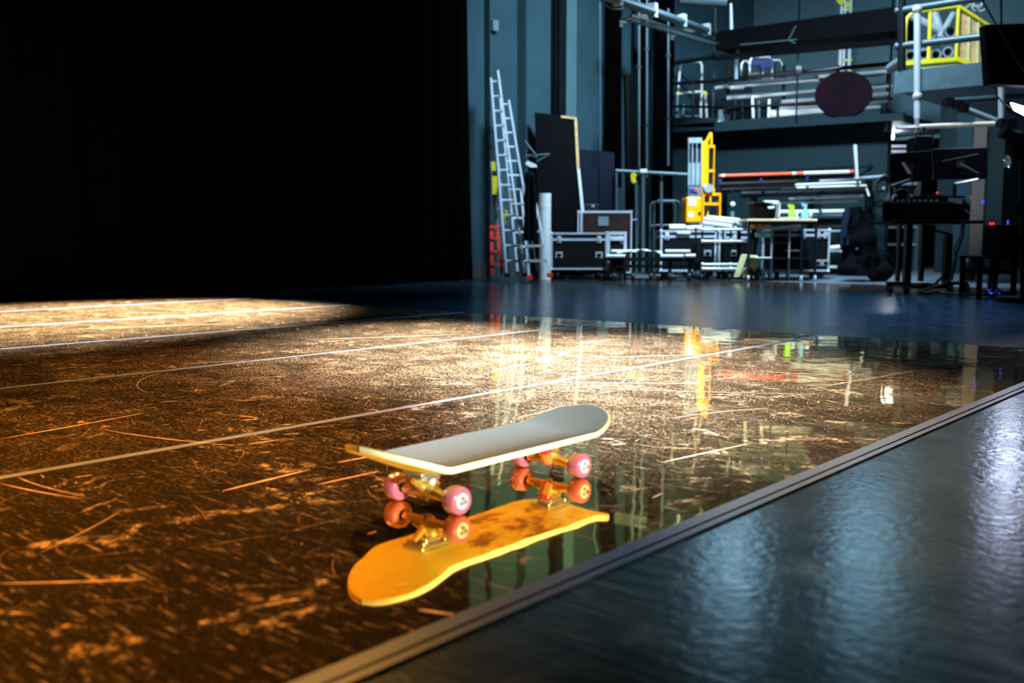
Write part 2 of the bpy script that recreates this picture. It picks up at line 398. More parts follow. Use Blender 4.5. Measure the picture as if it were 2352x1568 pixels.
while k < 6000:          # fine short hairline scratches out on the middle of the floor
    d = rnd.uniform(2.6, 8.5); px = rnd.uniform(-100, 2300)
    p = RZ @ Vector(((px - 1176) / FPX * d, d, 0))
    if not (LX + 0.1 < p.x < RX - 0.12 and BY < p.y < FY - 0.1): continue
    ribbon(sm, p.x, p.y, rnd.gauss(R(115), 0.9), rnd.uniform(0.008, 0.05), rnd.uniform(0.0003, 0.0008) * (0.5 + d / 8), rnd.gauss(0, 0.5), 0.0004, 3); k += 1
def scuff(p0, p1, wd, curve=0.0):       # a long scuff between two floor points
    a = G(*p0); b = G(*p1); v = b - a; wd *= 0.55; ribbon(sm, a.x, a.y, math.atan2(v.y, v.x) - curve / 2, v.length, wd, curve, 0.0007, 14)
for a, b, wd, c in [((510, 1128), (712, 1078), .014, 0), ((730, 1113), (870, 1082), .010, 0), ((775, 1062), (900, 1040), .014, 0), ((0, 1008), (330, 948), .016, .1),
                    ((230, 985), (540, 1022), .008, .3), ((1520, 1062), (1725, 1018), .016, 0), ((1545, 960), (1770, 938), .010, -.4), ((1250, 878), (1620, 882), .020, -.1),
                    ((1290, 888), (1900, 905), .006, .2), ((420, 835), (560, 828), .01, 0), ((960, 1400), (1045, 1412), .008, 0), ((0, 1110), (190, 1145), .006, .2),
                    ((40, 1095), (180, 1135), .005, .3), ((90, 1270), (280, 1170), .003, .2), ((700, 780), (1060, 768), .018, 0), ((150, 756), (560, 742), .02, 0),
                    ((1380, 820), (1640, 812), .015, .2), ((0, 1340), (330, 1330), .006, .1), ((1700, 850), (2090, 868), .006, .2), ((1850, 895), (2110, 850), .006, 0),
                    ((1090, 870), (1250, 830), .006, -.5), ((570, 1020), (640, 1010), .012, 0), ((350, 905), (400, 850), .004, -1.0), ((1180, 960), (1290, 930), .006, .4)]:
    scuff(a, b, wd, c)
tag(sm.build('floor_scuffs', SCUFF), 'pale curved scuffs and scratches all over the amber dance floor', 'scuff marks', None, 'stuff')

# ------------------------------------------------------------------ room shell
SWX, BWY = -8.95, 14.6
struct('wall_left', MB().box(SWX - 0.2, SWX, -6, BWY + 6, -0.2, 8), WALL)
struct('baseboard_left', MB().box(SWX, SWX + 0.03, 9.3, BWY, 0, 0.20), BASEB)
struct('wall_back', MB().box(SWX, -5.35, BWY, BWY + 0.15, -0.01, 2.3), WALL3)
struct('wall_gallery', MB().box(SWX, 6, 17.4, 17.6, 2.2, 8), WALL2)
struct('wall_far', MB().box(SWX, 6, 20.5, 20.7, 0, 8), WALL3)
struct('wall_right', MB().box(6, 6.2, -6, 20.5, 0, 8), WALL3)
struct('ceiling', MB().box(-9.2, 6.2, -6, 20.5, 8, 8.1), BLACK)
# fluted wall panels
def pilaster(nm, x0, x1, dep, m, z1=7.9, z0=0.0):
    a = WX(x0, 500, SWX + dep); b = WX(x1, 500, SWX + dep)
    return struct(nm, MB().box(SWX, SWX + dep, a.y, b.y, z0, z1), m)
pilaster('trim_1', 1122, 1126, 0.03, BASEB)
pilaster('trim_2', 1126, 1156, 0.10, WALL)
pilaster('trim_3', 1208, 1282, 0.16, WALL)
pilaster('trim_4', 1296, 1322, 0.10, WALL2)
pilaster('trim_5', 1428, 1444, 0.14, WALL)
pilaster('trim_6', 1478, 1490, 0.14, WALL)
def column(x0, x1, dep, label, m=BLACKM, top=7.9, y0=None):
    a = WX(x0, 500, SWX + dep); b = WX(x1, 500, SWX + dep); wd = b.y - a.y; mb = MB()
    X = SWX + dep; cy_ = (a.y + b.y) / 2; h = wd / 2
    mb.box(X - 0.16, X, cy_ - h, cy_ - h + 0.015, 0.02, top); mb.box(X - 0.16, X, cy_ + h - 0.015, cy_ + h, 0.02, top); mb.box(X - 0.09, X - 0.07, cy_ - h, cy_ + h, 0.02, top)
    mb.box(X - 0.2, X + .02, cy_ - h - 0.02, cy_ + h + 0.02, 0, 0.02)
    mb.box(X - 0.012, X, cy_ - h, cy_ + h, 0.02, top)
    return tag(mb.build('steel_column', m), label, 'column')
column(1281, 1299, 0.30, 'black steel column on the side wall behind the tall black panel')
def leg_curtain(x0, x1, X, label, z0, z1, folds, m=VELVET, name='stage_curtain', amp=0.05, pitch=None):
    a = WX(x0, 500, X).y; b = WX(x1, 500, X).y
    mb = MB(); n = max(12, int(folds * 10))
    def fn(u, v, off=0.0):
        q = u * folds * 2 * math.pi
        return (X + off + amp * math.sin(q + 0.8 * math.sin(v * 2 + u * 9)) * (0.6 + 0.4 * (1 - v)), a + (b - a) * u + 0.25 * amp * math.sin(2 * q), z0 + (z1 - z0) * v)
    mb.grid(lambda u, v: fn(u, v), n, 10); mb.grid(lambda u, v: fn(u, v, -0.012), n, 10)
    return tag(mb.build(name, m), label, 'curtain')
def side_curtain(X, y0, y1, label, folds):
    mb = MB(); n = folds * 12
    def fn(u, v, off):
        q = u * folds * 2 * math.pi
        return (X + off + 0.07 * math.sin(q + math.sin(u * 23)), y0 + (y1 - y0) * u + 0.02 * math.sin(2 * q) + (0.10 * (1 - v) ** 3 if u > .97 else 0), 0.004 + 7.8 * v)
    mb.grid(lambda u, v: fn(u, v, 0), n, 14); mb.grid(lambda u, v: fn(u, v, -0.015), n, 14)
    return tag(mb.build('stage_curtain', VELVET), label, 'curtain')
side_curtain(-8.50, -5.5, 7.95, 'long black velvet curtain closing off the left of the stage', 30)
side_curtain(-8.62, 8.02, 9.28, 'narrow black curtain between the long curtain and the grey wall', 4)
leg_curtain(1395, 1425, SWX + 0.25, 'narrow black drape hanging between wall panels above the navy board', 1.3, 7.5, 3)
leg_curtain(1462, 1478, SWX + 0.45, 'thin black drape right of the dark leaning tube', 0.4, 7.5, 2, amp=0.03)
leg_curtain(1494, 1545, SWX + 0.8, 'black rolled soft goods hanging in the corner behind the pipe frame', 0.0, 3.9, 3, VELVET)
leg_curtain(1500, 1542, SWX + 0.5, 'long black drape high in the corner of the two walls', 3.2, 7.8, 2, VELVET)
# gallery slab and panels
struct('trim_7', MB().box(SWX, -5.35, 14.25, 17.4, 2.25, 2.36), WALL3)

# ------------------------------------------------------------------ skateboard
cs = [G(1050, 1182), G(905, 1149), G(1335, 1096), G(1200, 1071)]
bc = sum(cs, Vector()) / 4
axis = ((cs[2] + cs[3]) - (cs[0] + cs[1])).normalized()
WB = 0.187; TR = 0.079; WR = 0.0265
sk = bpy.data.objects.new('skateboard', None); col.objects.link(sk)
sk.location = (bc.x, bc.y, 0.0006); sk.rotation_euler = (0, 0, math.atan2(axis.y, axis.x))
tag(sk, 'grey topped skateboard with yellow underside and pink wheels on the amber floor', 'skateboard')
LH = 0.352; LN = 0.342; HW = 0.101
def hw(x):
    e = abs(x); L_ = LN if x > 0 else LH; t = L_ - 0.125
    if e <= t: return HW
    q = (e - t) / 0.125; return HW * math.sqrt(max(0, 1 - q ** 2.3))
def dz(x, v):
    e = abs(x); k = max(0, e - 0.215); s = (0.36 if x > 0 else 0.45) * (k - 0.009 * (1 - math.exp(-k / 0.009)))
    return 0.0730 + s + 0.011 * v * v * (1 - min(1, k / 0.12))
NX, NY = 72, 14
def xs_(i):
    t = -1 + 2 * i / NX; L_ = LN if t > 0 else LH; return L_ * math.sin(t * math.pi / 2) * 0.55 + L_ * t * 0.45
dk = MB(); TH = 0.0115
def deckv(i, j, top):
    x = xs_(i) * 0.9999; v = -1 + 2 * j / NY; w_ = max(hw(x), 0.0005)
    return Vector((x, v * w_, dz(x, v) + (TH if top else 0)))
def surf(mb, top, inset=0.0, dz_=0.0, flip=False):
    vv = []
    for i in range(NX + 1):
        for j in range(NY + 1):
            p = deckv(i, j, top)
            s_ = 1 - inset / max(hw(p.x), 0.02)
            vv.append(Vector((p.x * (1 - inset / LH), p.y * s_, p.z + dz_)))
    fs = []
    for i in range(NX):
        for j in range(NY):
            f = (i * (NY + 1) + j, (i + 1) * (NY + 1) + j, (i + 1) * (NY + 1) + j + 1, i * (NY + 1) + j + 1)
            fs.append(f[::-1] if flip else f)
    mb.add(vv, fs, True)
surf(dk, True, 0.0012); surf(dk, False, 0.0012, 0, True)
rim = []
for side in (0, NY):
    for i in range(NX + 1): rim.append((i, side))
for side in (0, NY):
    vv = []
    for i in range(NX + 1):
        a = deckv(i, side, False); b = deckv(i, side, True); n_ = Vector((0, 1 if side else -1, 0)) * 0.0
        q = 1 - 0.0012 / max(hw(a.x), 0.02)
        vv += [Vector((a.x * (1 - .0012 / LH), a.y * q, a.z)), a + Vector((0, 0, 0.0015)), b - Vector((0, 0, 0.0015)), Vector((b.x * (1 - .0012 / LH), b.y * q, b.z))]
    dk.add(vv, [(4 * i + k, 4 * i + 4 + k, 4 * i + 5 + k, 4 * i + 1 + k) for i in range(NX) for k in range(3)], True)
def deck_mat():
    m = bpy.data.materials.new('painted_maple_deck'); m.use_nodes = True; nt = m.node_tree; n = nt.nodes; L = nt.links; b = n['Principled BSDF']
    tc = n.new('ShaderNodeTexCoord')
    def nz(sc_, de=7):
        mp = n.new('ShaderNodeMapping'); mp.inputs['Scale'].default_value = sc_; L.new(tc.outputs['Object'], mp.inputs['Vector'])
        t = n.new('ShaderNodeTexNoise'); t.inputs['Scale'].default_value = 1; t.inputs['Detail'].default_value = de; t.inputs['Roughness'].default_value = 0.65
        L.new(mp.outputs['Vector'], t.inputs['Vector']); return t.outputs['Fac']
    sep = n.new('ShaderNodeSeparateXYZ'); L.new(tc.outputs['Object'], sep.inputs[0])
    ab = n.new('ShaderNodeMath'); ab.operation = 'ABSOLUTE'; L.new(sep.outputs['X'], ab.inputs[0])
    fall = n.new('ShaderNodeMapRange'); fall.inputs['From Min'].default_value = 0.08; fall.inputs['From Max'].default_value = 0.26; fall.inputs['To Min'].default_value = 0.13; fall.inputs['To Max'].default_value = -0.12
    L.new(ab.outputs[0], fall.inputs['Value'])
    ad = n.new('ShaderNodeMath'); L.new(nz((14, 26, 10)), ad.inputs[0]); L.new(fall.outputs['Result'], ad.inputs[1])
    r = n.new('ShaderNodeValToRGB'); e = r.color_ramp.elements
    e[0].position = 0.50; e[0].color = (0.98, 0.98, 0.20, 1); e[1].position = 0.62; e[1].color = (0.88, 0.68, 0.10, 1)
    x = r.color_ramp.elements.new(0.72); x.color = (0.32, 0.17, 0.04, 1)
    L.new(ad.outputs[0], r.inputs['Fac'])
    # maple plies on the rim: by the way the surface faces
    geo = n.new('ShaderNodeNewGeometry'); s2 = n.new('ShaderNodeSeparateXYZ'); L.new(geo.outputs['Normal'], s2.inputs[0])
    a2 = n.new('ShaderNodeMath'); a2.operation = 'ABSOLUTE'; L.new(s2.outputs['Z'], a2.inputs[0])
    lt = n.new('ShaderNodeMath'); lt.operation = 'LESS_THAN'; lt.inputs[1].default_value = 0.6; L.new(a2.outputs[0], lt.inputs[0])
    mx = n.new('ShaderNodeMix'); mx.data_type = 'RGBA'; mx.inputs['B'].default_value = (0.90, 0.74, 0.48, 1)
    L.new(lt.outputs[0], mx.inputs['Factor']); L.new(r.outputs['Color'], mx.inputs['A']); L.new(mx.outputs['Result'], b.inputs['Base Color'])
    b.inputs['Roughness'].default_value = 0.4
    return m
deck = dk.build('deck', deck_mat(), sk); deck['label'] = 'yellow underside with brown worn patches, pale maple rim'
gt = MB(); surf(gt, True, 0.004, 0.0006)
grip = gt.build('grip_tape', mat('sheen_grey_grip_tape', (0.25, 0.33, 0.42), 0.75, 0, 0.04, 300, spec=0.25), deck); grip['label'] = 'gritty grip surface with its sheen painted in pale grey'  # black tape coloured pale grey to stand for its backlit sheen
GOLD = mat('brass_truck', (0.80, 0.56, 0.18), 0.28, 0.85)
SILV = mat('polished_truck_base', (0.78, 0.76, 0.72), 0.25, 0.9)
PINK = mat('pink_urethane', (0.44, 0.11, 0.17), 0.2, 0, 0.1, 8, trans=0.25)
REDU = mat('red_urethane_bushing', (0.80, 0.02, 0.06), 0.2, 0, 0.1, 8, trans=0.3)
HUBW = mat('white_wheel_core', (0.62, 0.50, 0.54), 0.35)
BEAR = mat('steel_bearing', (0.7, 0.68, 0.66), 0.25, 0.9)
def make_truck(sx):
    x = sx * WB; zc = WR
    t = MB(); t.box(x - 0.038, x + 0.038, -0.027, 0.027, 0.0655, 0.0728); t.box(x - 0.020, x + 0.020, -0.018, 0.018, 0.054, 0.0655)
    base = t.build('truck', SILV, sk, 0.002); base['label'] = 'polished metal base plate of the %s truck' % ('rear' if sx < 0 else 'front')
    h = MB(); h.cyl((x, -0.058, zc), (x, 0.058, zc), 0.0085, n=14)
    h.cyl((x, -0.050, zc), (x, 0, zc + 0.010), 0.008, 0.014, n=14); h.cyl((x, 0.050, zc), (x, 0, zc + 0.010), 0.008, 0.014, n=14)
    h.cyl((x, 0, zc), (x - sx * 0.012, 0, 0.050), 0.017, 0.019, n=16); h.cyl((x, 0, zc + 0.006), (x + sx * 0.034, 0, 0.057), 0.010, 0.006, n=12)
    h.build('hanger', GOLD, base)
    MB().cyl((x, -0.103, zc), (x, 0.103, zc), 0.004, n=10).build('axle', BEAR, base)
    MB().cyl((x - sx * 0.012, 0, 0.050), (x - sx * 0.015, 0, 0.056), 0.0155, 0.014, n=16).cyl((x - sx * .004, 0, 0.030), (x - sx * 0.002, 0, 0.019), 0.013, 0.010, n=16).build('bushing', REDU, base)
    MB().cyl((x + sx * 0.0, 0, 0.0135), (x, 0, 0.0205), 0.008, n=6).build('kingpin_nut', BEAR, base)
    for by in (-0.019, 0.019):
        for bx in (-0.028, 0.028): MB().cyl((x + bx, by, 0.0605), (x + bx, by, 0.0660), 0.0045, n=6).build('bolt', BEAR, base)
for sx in (-1, 1): make_truck(sx)
def make_wheel(x, y):
    s_ = 1 if y > 0 else -1; hwid = 0.017
    m = MB().lathe([(0.0095, -hwid + .004), (0.0155, -hwid + .002), (0.0205, -hwid), (0.0245, -hwid + 0.003), (WR, -hwid + 0.009), (WR, hwid - 0.009), (0.0245, hwid - 0.003), (0.0205, hwid), (0.0155, hwid - .002), (0.0095, hwid - 0.004), (0.0095, -hwid + .004)], (x, y, WR), 36, 'y')
    wh = m.build('wheel', PINK, sk)
    MB().lathe([(0.0096, s_ * 0.006), (0.0148, s_ * 0.006), (0.0148, s_ * 0.0160), (0.0110, s_ * 0.0166), (0.0096, s_ * 0.014)], (x, y, WR), 24, 'y').build('core', HUBW, wh)
    b = MB().lathe([(0.0045, 0.011 * s_), (0.0094, 0.011 * s_), (0.0094, 0.0148 * s_), (0.0045, 0.0152 * s_)], (x, y, WR), 20, 'y')
    b.cyl((x, y + s_ * 0.014, WR), (x, y + s_ * 0.021, WR), 0.0055, n=6); b.build('bearing', BEAR, wh)
for sx in (-1, 1):
    for sy in (-1, 1): make_wheel(sx * WB, sy * TR)

#BG#
# ------------------------------------------------------------------ left side of the back of the stage
def ladder(name, label, d, rails, rung_ys, m, railw=0.06, raild=0.025, dyb=0.0, dyt=0.5, feet=None, cat='ladder', rungm=None, flat=False):
    """rails: [(x_bottom,y_bottom,x_top,y_top)] * 2, leaning back from dyb at the foot to dyt at the top"""
    cx = (rails[0][0] + rails[1][0]) / 2; t = Thing(name, label, cat, cx, d)
    ends = []
    for xb, yb, xt, yt in rails:
        a = t.F(xb, yb, dyb); b = t.F(xt, yt, dyt); a.z = max(a.z, 0.0)
        ends.append((a, b)); t.part('rail', m, MB().bar(a, b, raild, railw))
        if feet: t.part('foot', feet, MB().box(a.x - 0.035, a.x + 0.035, a.y - 0.05, a.y + 0.05, a.z, a.z + 0.05))
    for y in rung_ys:
        pp = []
        for (xb, yb, xt, yt), (a, b) in zip(rails, ends):
            q = (yb - y) / (yb - yt); pp.append(a.lerp(b, min(1, max(0, q))))
        mb = MB()
        if flat: mb.slab([pp[0] + Vector((0, -.04, 0)), pp[1] + Vector((0, -.04, 0)), pp[1] + Vector((0, .05, 0)), pp[0] + Vector((0, .05, 0))], (0, 0, 0.028))
        else: mb.cyl(pp[0], pp[1], 0.016, n=8)
        t.part('rung' if not flat else 'step', rungm or m, mb)
    return t
def rys(y0, y1, n): return [y0 + (y1 - y0) * i / (n - 1) for i in range(n)]
ladder('extension_ladder', 'tall narrow aluminium extension ladder leaning highest on the grey side wall', 12.3,
       [(1165, 636, 1128, 180), (1207, 636, 1144, 163)], rys(600, 188, 13), ALU, feet=RUBBER, dyt=0.55)
ladder('extension_ladder', 'second aluminium ladder leaning right of and behind the tallest one', 12.75,
       [(1190, 632, 1149, 226), (1236, 632, 1169, 231)], rys(600, 240, 12), ALU, feet=RUBBER, dyt=0.30)
ladder('step_ladder', 'aluminium stepladder with wide steps and red feet beside the white tube', 12.0,
       [(1216, 641, 1197, 440), (1263, 636, 1226, 440)], [602, 568, 535, 502, 470], ALU, flat=True, feet=RED, dyt=0.35)
fl = ladder('fibreglass_ladder', 'grey ladder with yellow warning labels at the far left of the leaning ladders', 12.55,
       [(1152, 634, 1130, 372), (1167, 634, 1144, 372)], [600, 560, 520, 480, 440, 400], GREYP, railw=0.04, raild=0.05, dyt=0.12)
fl.part('warning_label', YEL, fl.pquad(MB(), [(1131, 446), (1145, 446), (1142, 404), (1130, 404)], -0.01, 0.0))
fl.part('warning_label', YEL, fl.pquad(MB(), [(1130, 392), (1139, 392), (1137, 371), (1129, 371)], 0.02, 0.03))
ladder('folding_step_stool', 'red folded stool standing upright at the foot of the ladders', 12.4,
       [(1131, 634, 1129, 518), (1154, 628, 1141, 518)], [610, 580, 550, 525], RED, railw=0.05, raild=0.04, dyt=0.05, flat=True, cat='stool')
t = Thing('strap_loop', 'yellow strap loop hanging on the middle of the ladders', 'strap', 1163, 12.1, 517)
t.part('strap', YEL, MB().path([t.F(1160, 483), t.F(1158, 500), t.F(1160, 515), t.F(1166, 515), t.F(1169, 500), t.F(1163, 484), t.F(1160, 483)], 0.010))
t = Thing('black_coat', 'long black coat hanging on the stepladder left of the white tube', 'coat', 1218, 12.0, 553)
def coat(u, v, o=0.0):
    q = u * 2 * math.pi; top = max(0.25, min(1, v * 4)) if v < .25 else 1
    a = t.F(1203 + (1 - v) * 0, 553 - 147 * (1 - v)); b = t.F(1233, 553 - 147 * (1 - v)); c = (a + b) / 2; hw_ = (b.x - a.x) / 2 * (0.45 + 0.55 * min(1, v * 3.0)) * (1 + 0.06 * math.sin(v * 9))
    return (c.x + math.cos(q) * hw_, c.y - 0.10 + math.sin(q) * 0.06 * (1 + 0.4 * math.sin(q * 5)), c.z)
t.part('cloth', DARKCLOTH, MB().grid(coat, 32, 14))
t.part('hood', DARKCLOTH, MB().ball(t.F(1217, 410, -0.1), 0.07, (1, .7, 1.3)))
t = Thing('cardboard_tube', 'tall white tube standing upright between the ladders and the long flight case', 'tube', 1251, 12.65)
a = t.F(1238, 500); b = t.F(1266, 500); r_ = (b.x - a.x) / 2; zt = t.F(1251, 444).z
t.part('tube', WHITE, MB().tube((0, 0, 0), (0, 0, zt), r_, 0.012, 28))
tp = MB().cyl((0, 0, t.F(1251, 478).z), (0, 0, t.F(1251, 470).z), r_ + .002, n=28, cap=False); t.part('label_band', WHITE, tp)
t = Thing('light_stand', 'folded metal stand with thin angled legs beside the ladder tops', 'stand', 1230, 12.6, 380)
mb = MB(); mb.cyl(t.F(1205, 324), t.F(1229, 354), 0.012); mb.cyl(t.F(1207, 358), t.F(1263, 354), 0.012); mb.cyl(t.F(1263, 354), t.F(1233, 371), 0.012); mb.cyl(t.F(1229, 354), t.F(1229, 362), 0.03)
t.part('leg', STEELG, mb)
t.part('clamp', WHITE, MB().slab([t.F(1206, 376), t.F(1212, 369), t.F(1232, 378), t.F(1234, 384), t.F(1219, 384)], (0, .05, 0)))
# tall black flat and navy board against the side wall
t = Thing('scenery_flat', 'tall black flat with a raw wood edge leaning behind the long flight case', 'panel', 1285, 13.6)
t.part('panel', BLACK, t.pquad(MB(), [(1228, 258), (1326, 269), (1342, 632), (1241, 632)], 0, 0.06))
t.part('wood_edge', WOOD, t.pquad(MB(), [(1289, 265), (1322, 269), (1322, 274), (1289, 270)], -0.02, 0.0))
t.part('wood_edge', WOOD, t.pquad(MB(), [(1319, 270), (1325, 270), (1331, 388), (1325, 388)], -0.02, 0.0))
t.part('white_edge', WHITE, t.pquad(MB(), [(1326, 388), (1332, 388), (1342, 485), (1335, 485)], -0.02, 0.0))
t = Thing('scenery_flat', 'shorter navy panel standing right of the tall black flat', 'panel', 1372, 14.0)
t.part('panel', BLUEP, t.pquad(MB(), [(1331, 342), (1411, 350), (1413, 630), (1342, 630)], 0, 0.05))
t.part('seam', BLACK, t.pquad(MB(), [(1374, 346), (1376, 346), (1378, 600), (1376, 600)], -0.01, 0.0))

def flight_case(name, label, d, x0, y0, x1, y1, depth, lid_y, latches=(), handles=(), m=CASEB, wheels=True, cat='case', edge=3.0, wy=10):
    t = Thing(name, label, cat, (x0 + x1) / 2, d)
    t.part('body', m, t.pbox(MB(), x0, y0, x1, y1, 0, depth))
    a = t.F(x0, y1); b = t.F(x1, y0); w_ = t.m(edge); e = 0.006; D = depth
    mb = MB()
    for z in (a.z, b.z):
        zz = (z - e, z + w_) if z == a.z else (z - w_, z + e)
        mb.box(a.x - e, b.x + e, -e, w_, *zz); mb.box(a.x - e, b.x + e, D - w_, D + e, *zz)
        mb.box(a.x - e, a.x + w_, -e, D + e, *zz); mb.box(b.x - w_, b.x + e, -e, D + e, *zz)
    for x in ((a.x - e, a.x + w_), (b.x - w_, b.x + e)):
        for y in ((-e, w_), (D - w_, D + e)): mb.box(*x, *y, a.z, b.z)
    lz = t.F(x0, lid_y).z; mb.box(a.x - e, b.x + e, -e * 1.3, D + e, lz - w_ * .9, lz + w_ * .9)
    t.part('edge_trim', ALUP, mb)
    for x in (a.x, b.x):
        for z in (a.z, b.z): t.part('ball_corner', CHROME, MB().ball((x, 0, z), w_ * 1.1))
    for lx in latches:
        c = t.F(lx, lid_y); t.part('butterfly_latch', CHROME, MB().box(c.x - t.m(5), c.x + t.m(5), -.02, 0, c.z - t.m(8), c.z + t.m(8)).box(c.x - t.m(2), c.x + t.m(2), -.035, -.02, c.z - t.m(4), c.z + t.m(4)), None, 0.004)
    for hx, hy in handles:
        c = t.F(hx, hy); w2 = t.m(8); h = t.m(7)
        mb = MB().box(c.x - w2, c.x + w2, -.010, 0, c.z - h, c.z + h)
        pl_ = t.part('recessed_handle', CHROME, mb)
        t.part('grip', BLACK, MB().box(c.x - w2 * .6, c.x + w2 * .6, -.02, -.010, c.z - h * .5, c.z + h * .4), pl_)
    if wheels:
        for x in (a.x + .09, b.x - .09):
            for y in (0.08, D - .08):
                t.part('caster', RUBBER, MB().cyl((x - .02, y, a.z / 2), (x + .02, y, a.z / 2), a.z / 2, n=16).box(x - .03, x + .03, y - .03, y + .03, a.z * .8, a.z))
    return t
flight_case('flight_case', 'long black flight case with silver edges standing beside the white tube', 12.9, 1266, 535, 1394, 618, 0.55, 550, (1284, 1376), ((1284, 585), (1376, 585)))
t = Thing('equipment_cage', 'open silver framed box at the right end of the long flight case', 'case', 1415, 13.0)
mb = MB(); a = t.F(1397, 624); b = t.F(1436, 535); q = 0.018
for x in (a.x, b.x):
    for y in (0, .5): mb.box(x - q, x + q, y - q, y + q, 0.06, b.z)
for z in (b.z, t.F(1400, 549).z, t.F(1400, 589).z, 0.08):
    for y in (0, .5): mb.box(a.x, b.x, y - q, y + q, z - q, z + q)
    for x in (a.x, b.x): mb.box(x - q, x + q, 0, .5, z - q, z + q)
t.part('frame', ALUP, mb); t.part('panel', CASEB, MB().box(a.x, b.x, .02, .48, 0.10, t.F(1400, 560).z)); t.part('lid', WHITE, MB().box(a.x, b.x, -.01, .5, t.F(1400, 549).z, t.F(1400, 543).z))
for x in (a.x, b.x):
    for y in (0, .5): t.part('foot', RUBBER, MB().cyl((x, y, 0), (x, y, .07), .02))
t = flight_case('road_trunk', 'dark brown trunk with metal corner bars behind the long flight case', 13.55, 1327, 485, 1451, 626, 0.3, 487, (), (), BROWNC, False, 'trunk', 2.0)
t.part('corner_bar', ALU, t.pbox(MB(), 1333, 487, 1338, 560, -.02, 0)); t.part('name_plate', GREYP, t.pbox(MB(), 1374, 497, 1398, 518, -.02, 0))
t = Thing('small_case', 'small reddish brown case lying on top of the brown trunk', 'case', 1360, 13.6, 486)
t.part('body', BROWNC, t.pbox(MB(), 1344, 468, 1376, 484.5, 0, .2), None, .01); t.part('latch', CHROME, t.pbox(MB(), 1359, 471, 1365, 475, -.015, 0))

# low dolly with white sheets and tubes
t = Thing('platform_dolly', 'low black dolly with small wheels carrying white sheets left of the carts', 'dolly', 1495, 12.45)
t.part('deck', BLACKM, t.pbox(MB(), 1398, 592, 1600, 600, 0, .5)); t.part('lower_rail', STEELG, t.pbox(MB(), 1405, 608, 1595, 615, .05, .08))
for x in (1412, 1455, 1497, 1540, 1585):
    c = t.F(x, 600); t.part('leg', BLACKM, MB().box(c.x - .02, c.x + .02, .02, .06, .08, c.z))
    t.part('wheel', RUBBER, MB().cyl((c.x - .02, .06, .055), (c.x + .02, .06, .055), .055, n=14))
for nm, lb, x0, y0, x1, y1, dy, m_ in [('folded_sheet', 'crumpled pale plastic sheet in the middle of the low dolly', 1428, 577, 1520, 587, .05, WHITE)]:
    t2 = Thing(nm, lb, 'sheet', 1475, 12.45, 591.5)
    def sh(u, v, t2=t2):
        p = t2.F(1420 + 105 * u, 590); return (p.x, 0.02 + v * .5, p.z + .05 + .035 * noise.noise((u * 7, v * 5, 2)) + .03 * math.sin(u * 3.1))
    t2.part('sheet', WHITE, MB().grid(sh, 24, 12, False))
for i, (x0, x1, y, lb) in enumerate([(1393, 1436, 588, 'white tube at the left end of the low dolly'), (1404, 1450, 577, 'white tube lying behind the first at the left end of the low dolly'), (1517, 1570, 588, 'white tube lying at the right front of the low dolly'), (1528, 1585, 577, 'white tube lying at the right back of the low dolly'), (1574, 1597, 587, 'short white tube at the right tip of the low dolly')]):
    t2 = Thing('plastic_tube', lb, 'tube', (x0 + x1) / 2, 12.42 if y > 580 else 12.7, y + 4, 'white tubes on the low dolly')
    t2.part('tube', WHITE, MB().tube(t2.F(x0, y), t2.F(x1, y), t2.m(4), .006, 14))

# pipe frame with strap
t = Thing('goalpost_stand', 'grey goalpost frame of scaffold pipe behind the low dolly', 'stand', 1478, 13.9)
r1 = .022
t.part('upright', STEELG, MB().cyl(t.F(1477, 626), t.F(1477, 388), .028)); t.part('upright', STEELG, MB().cyl(t.F(1416, 626), t.F(1416, 392), .018))
t.part('upright', STEELG, MB().cyl(t.F(1462, 626, .08), t.F(1461, 392, .08), .02)); t.part('upright', STEELG, MB().cyl(t.F(1519, 626, .08), t.F(1519, 396, .08), .02))
t.part('crossbar', STEELG, MB().cyl(t.F(1414, 392), t.F(1580, 401), .026)); t.part('crossbar', STEELG, MB().cyl(t.F(1414, 505), t.F(1464, 505), .015))
t.part('clamp', WHITE, t.pbox(MB(), 1470, 388, 1487, 397, -.05, .03), None, .01)
t = Thing('webbing_strap', 'bright yellow strap looped over the pipe frame crossbar', 'strap', 1455, 13.85, 421)
t.part('strap', YEL, MB().path([t.F(1453, 397), t.F(1451, 405), t.F(1452, 416), t.F(1456, 420), t.F(1459, 416), t.F(1456, 410), t.F(1459, 402), t.F(1455, 397)], .018))
t = Thing('leaning_tube', 'tall dark tube leaning on the side wall right of the navy panel', 'tube', 1448, 14.2)
t.part('tube', BLACK, MB().tube(t.F(1448, 633), t.F(1440, 172), .055, .01, 18))
t = Thing('hanging_pipe', 'thin pale conduit running down the side wall above the navy panel', 'pipe', 1379, 13.3, 300)
t.part('pipe', STEELG, MB().cyl(t.F(1379, 345, .5), t.F(1378, -30, .5), .009))
t = Thing('light_switch', 'small grey box high on the side wall above the tallest ladder', 'box', 1132, 12.4, 72)
p = WX(1132, 60, SWX + .10); t.e.location = p; t.e.rotation_euler = (0, 0, R(90)); t.part('box', GREYP, MB().box(-.05, .05, -.06, 0.0, -.07, .07), None, .008)

for x, y0, y1, lb in ((1468, -20, 560, 'slim grey pipe running up the wall left of the corner drapes'), (1535, 20, 380, 'slim grey pipe on the right edge of the corner drapes'), (1486, -20, 420, 'slim grey pipe between the two dark wall drapes')):
    t = Thing('wall_pipe', lb, 'pipe', x, 14.0, y1, 'slim pipes on the wall near the corner'); t.part('pipe', STEELG, MB().cyl(t.F(x, y1), t.F(x, y0), .016))
    for q in (.3, .7): p = t.F(x, y0 + (y1 - y0) * q); t.part('bracket', BLACKM, MB().box(p.x - .03, p.x + .03, -.02, .12, p.z - .015, p.z + .015))
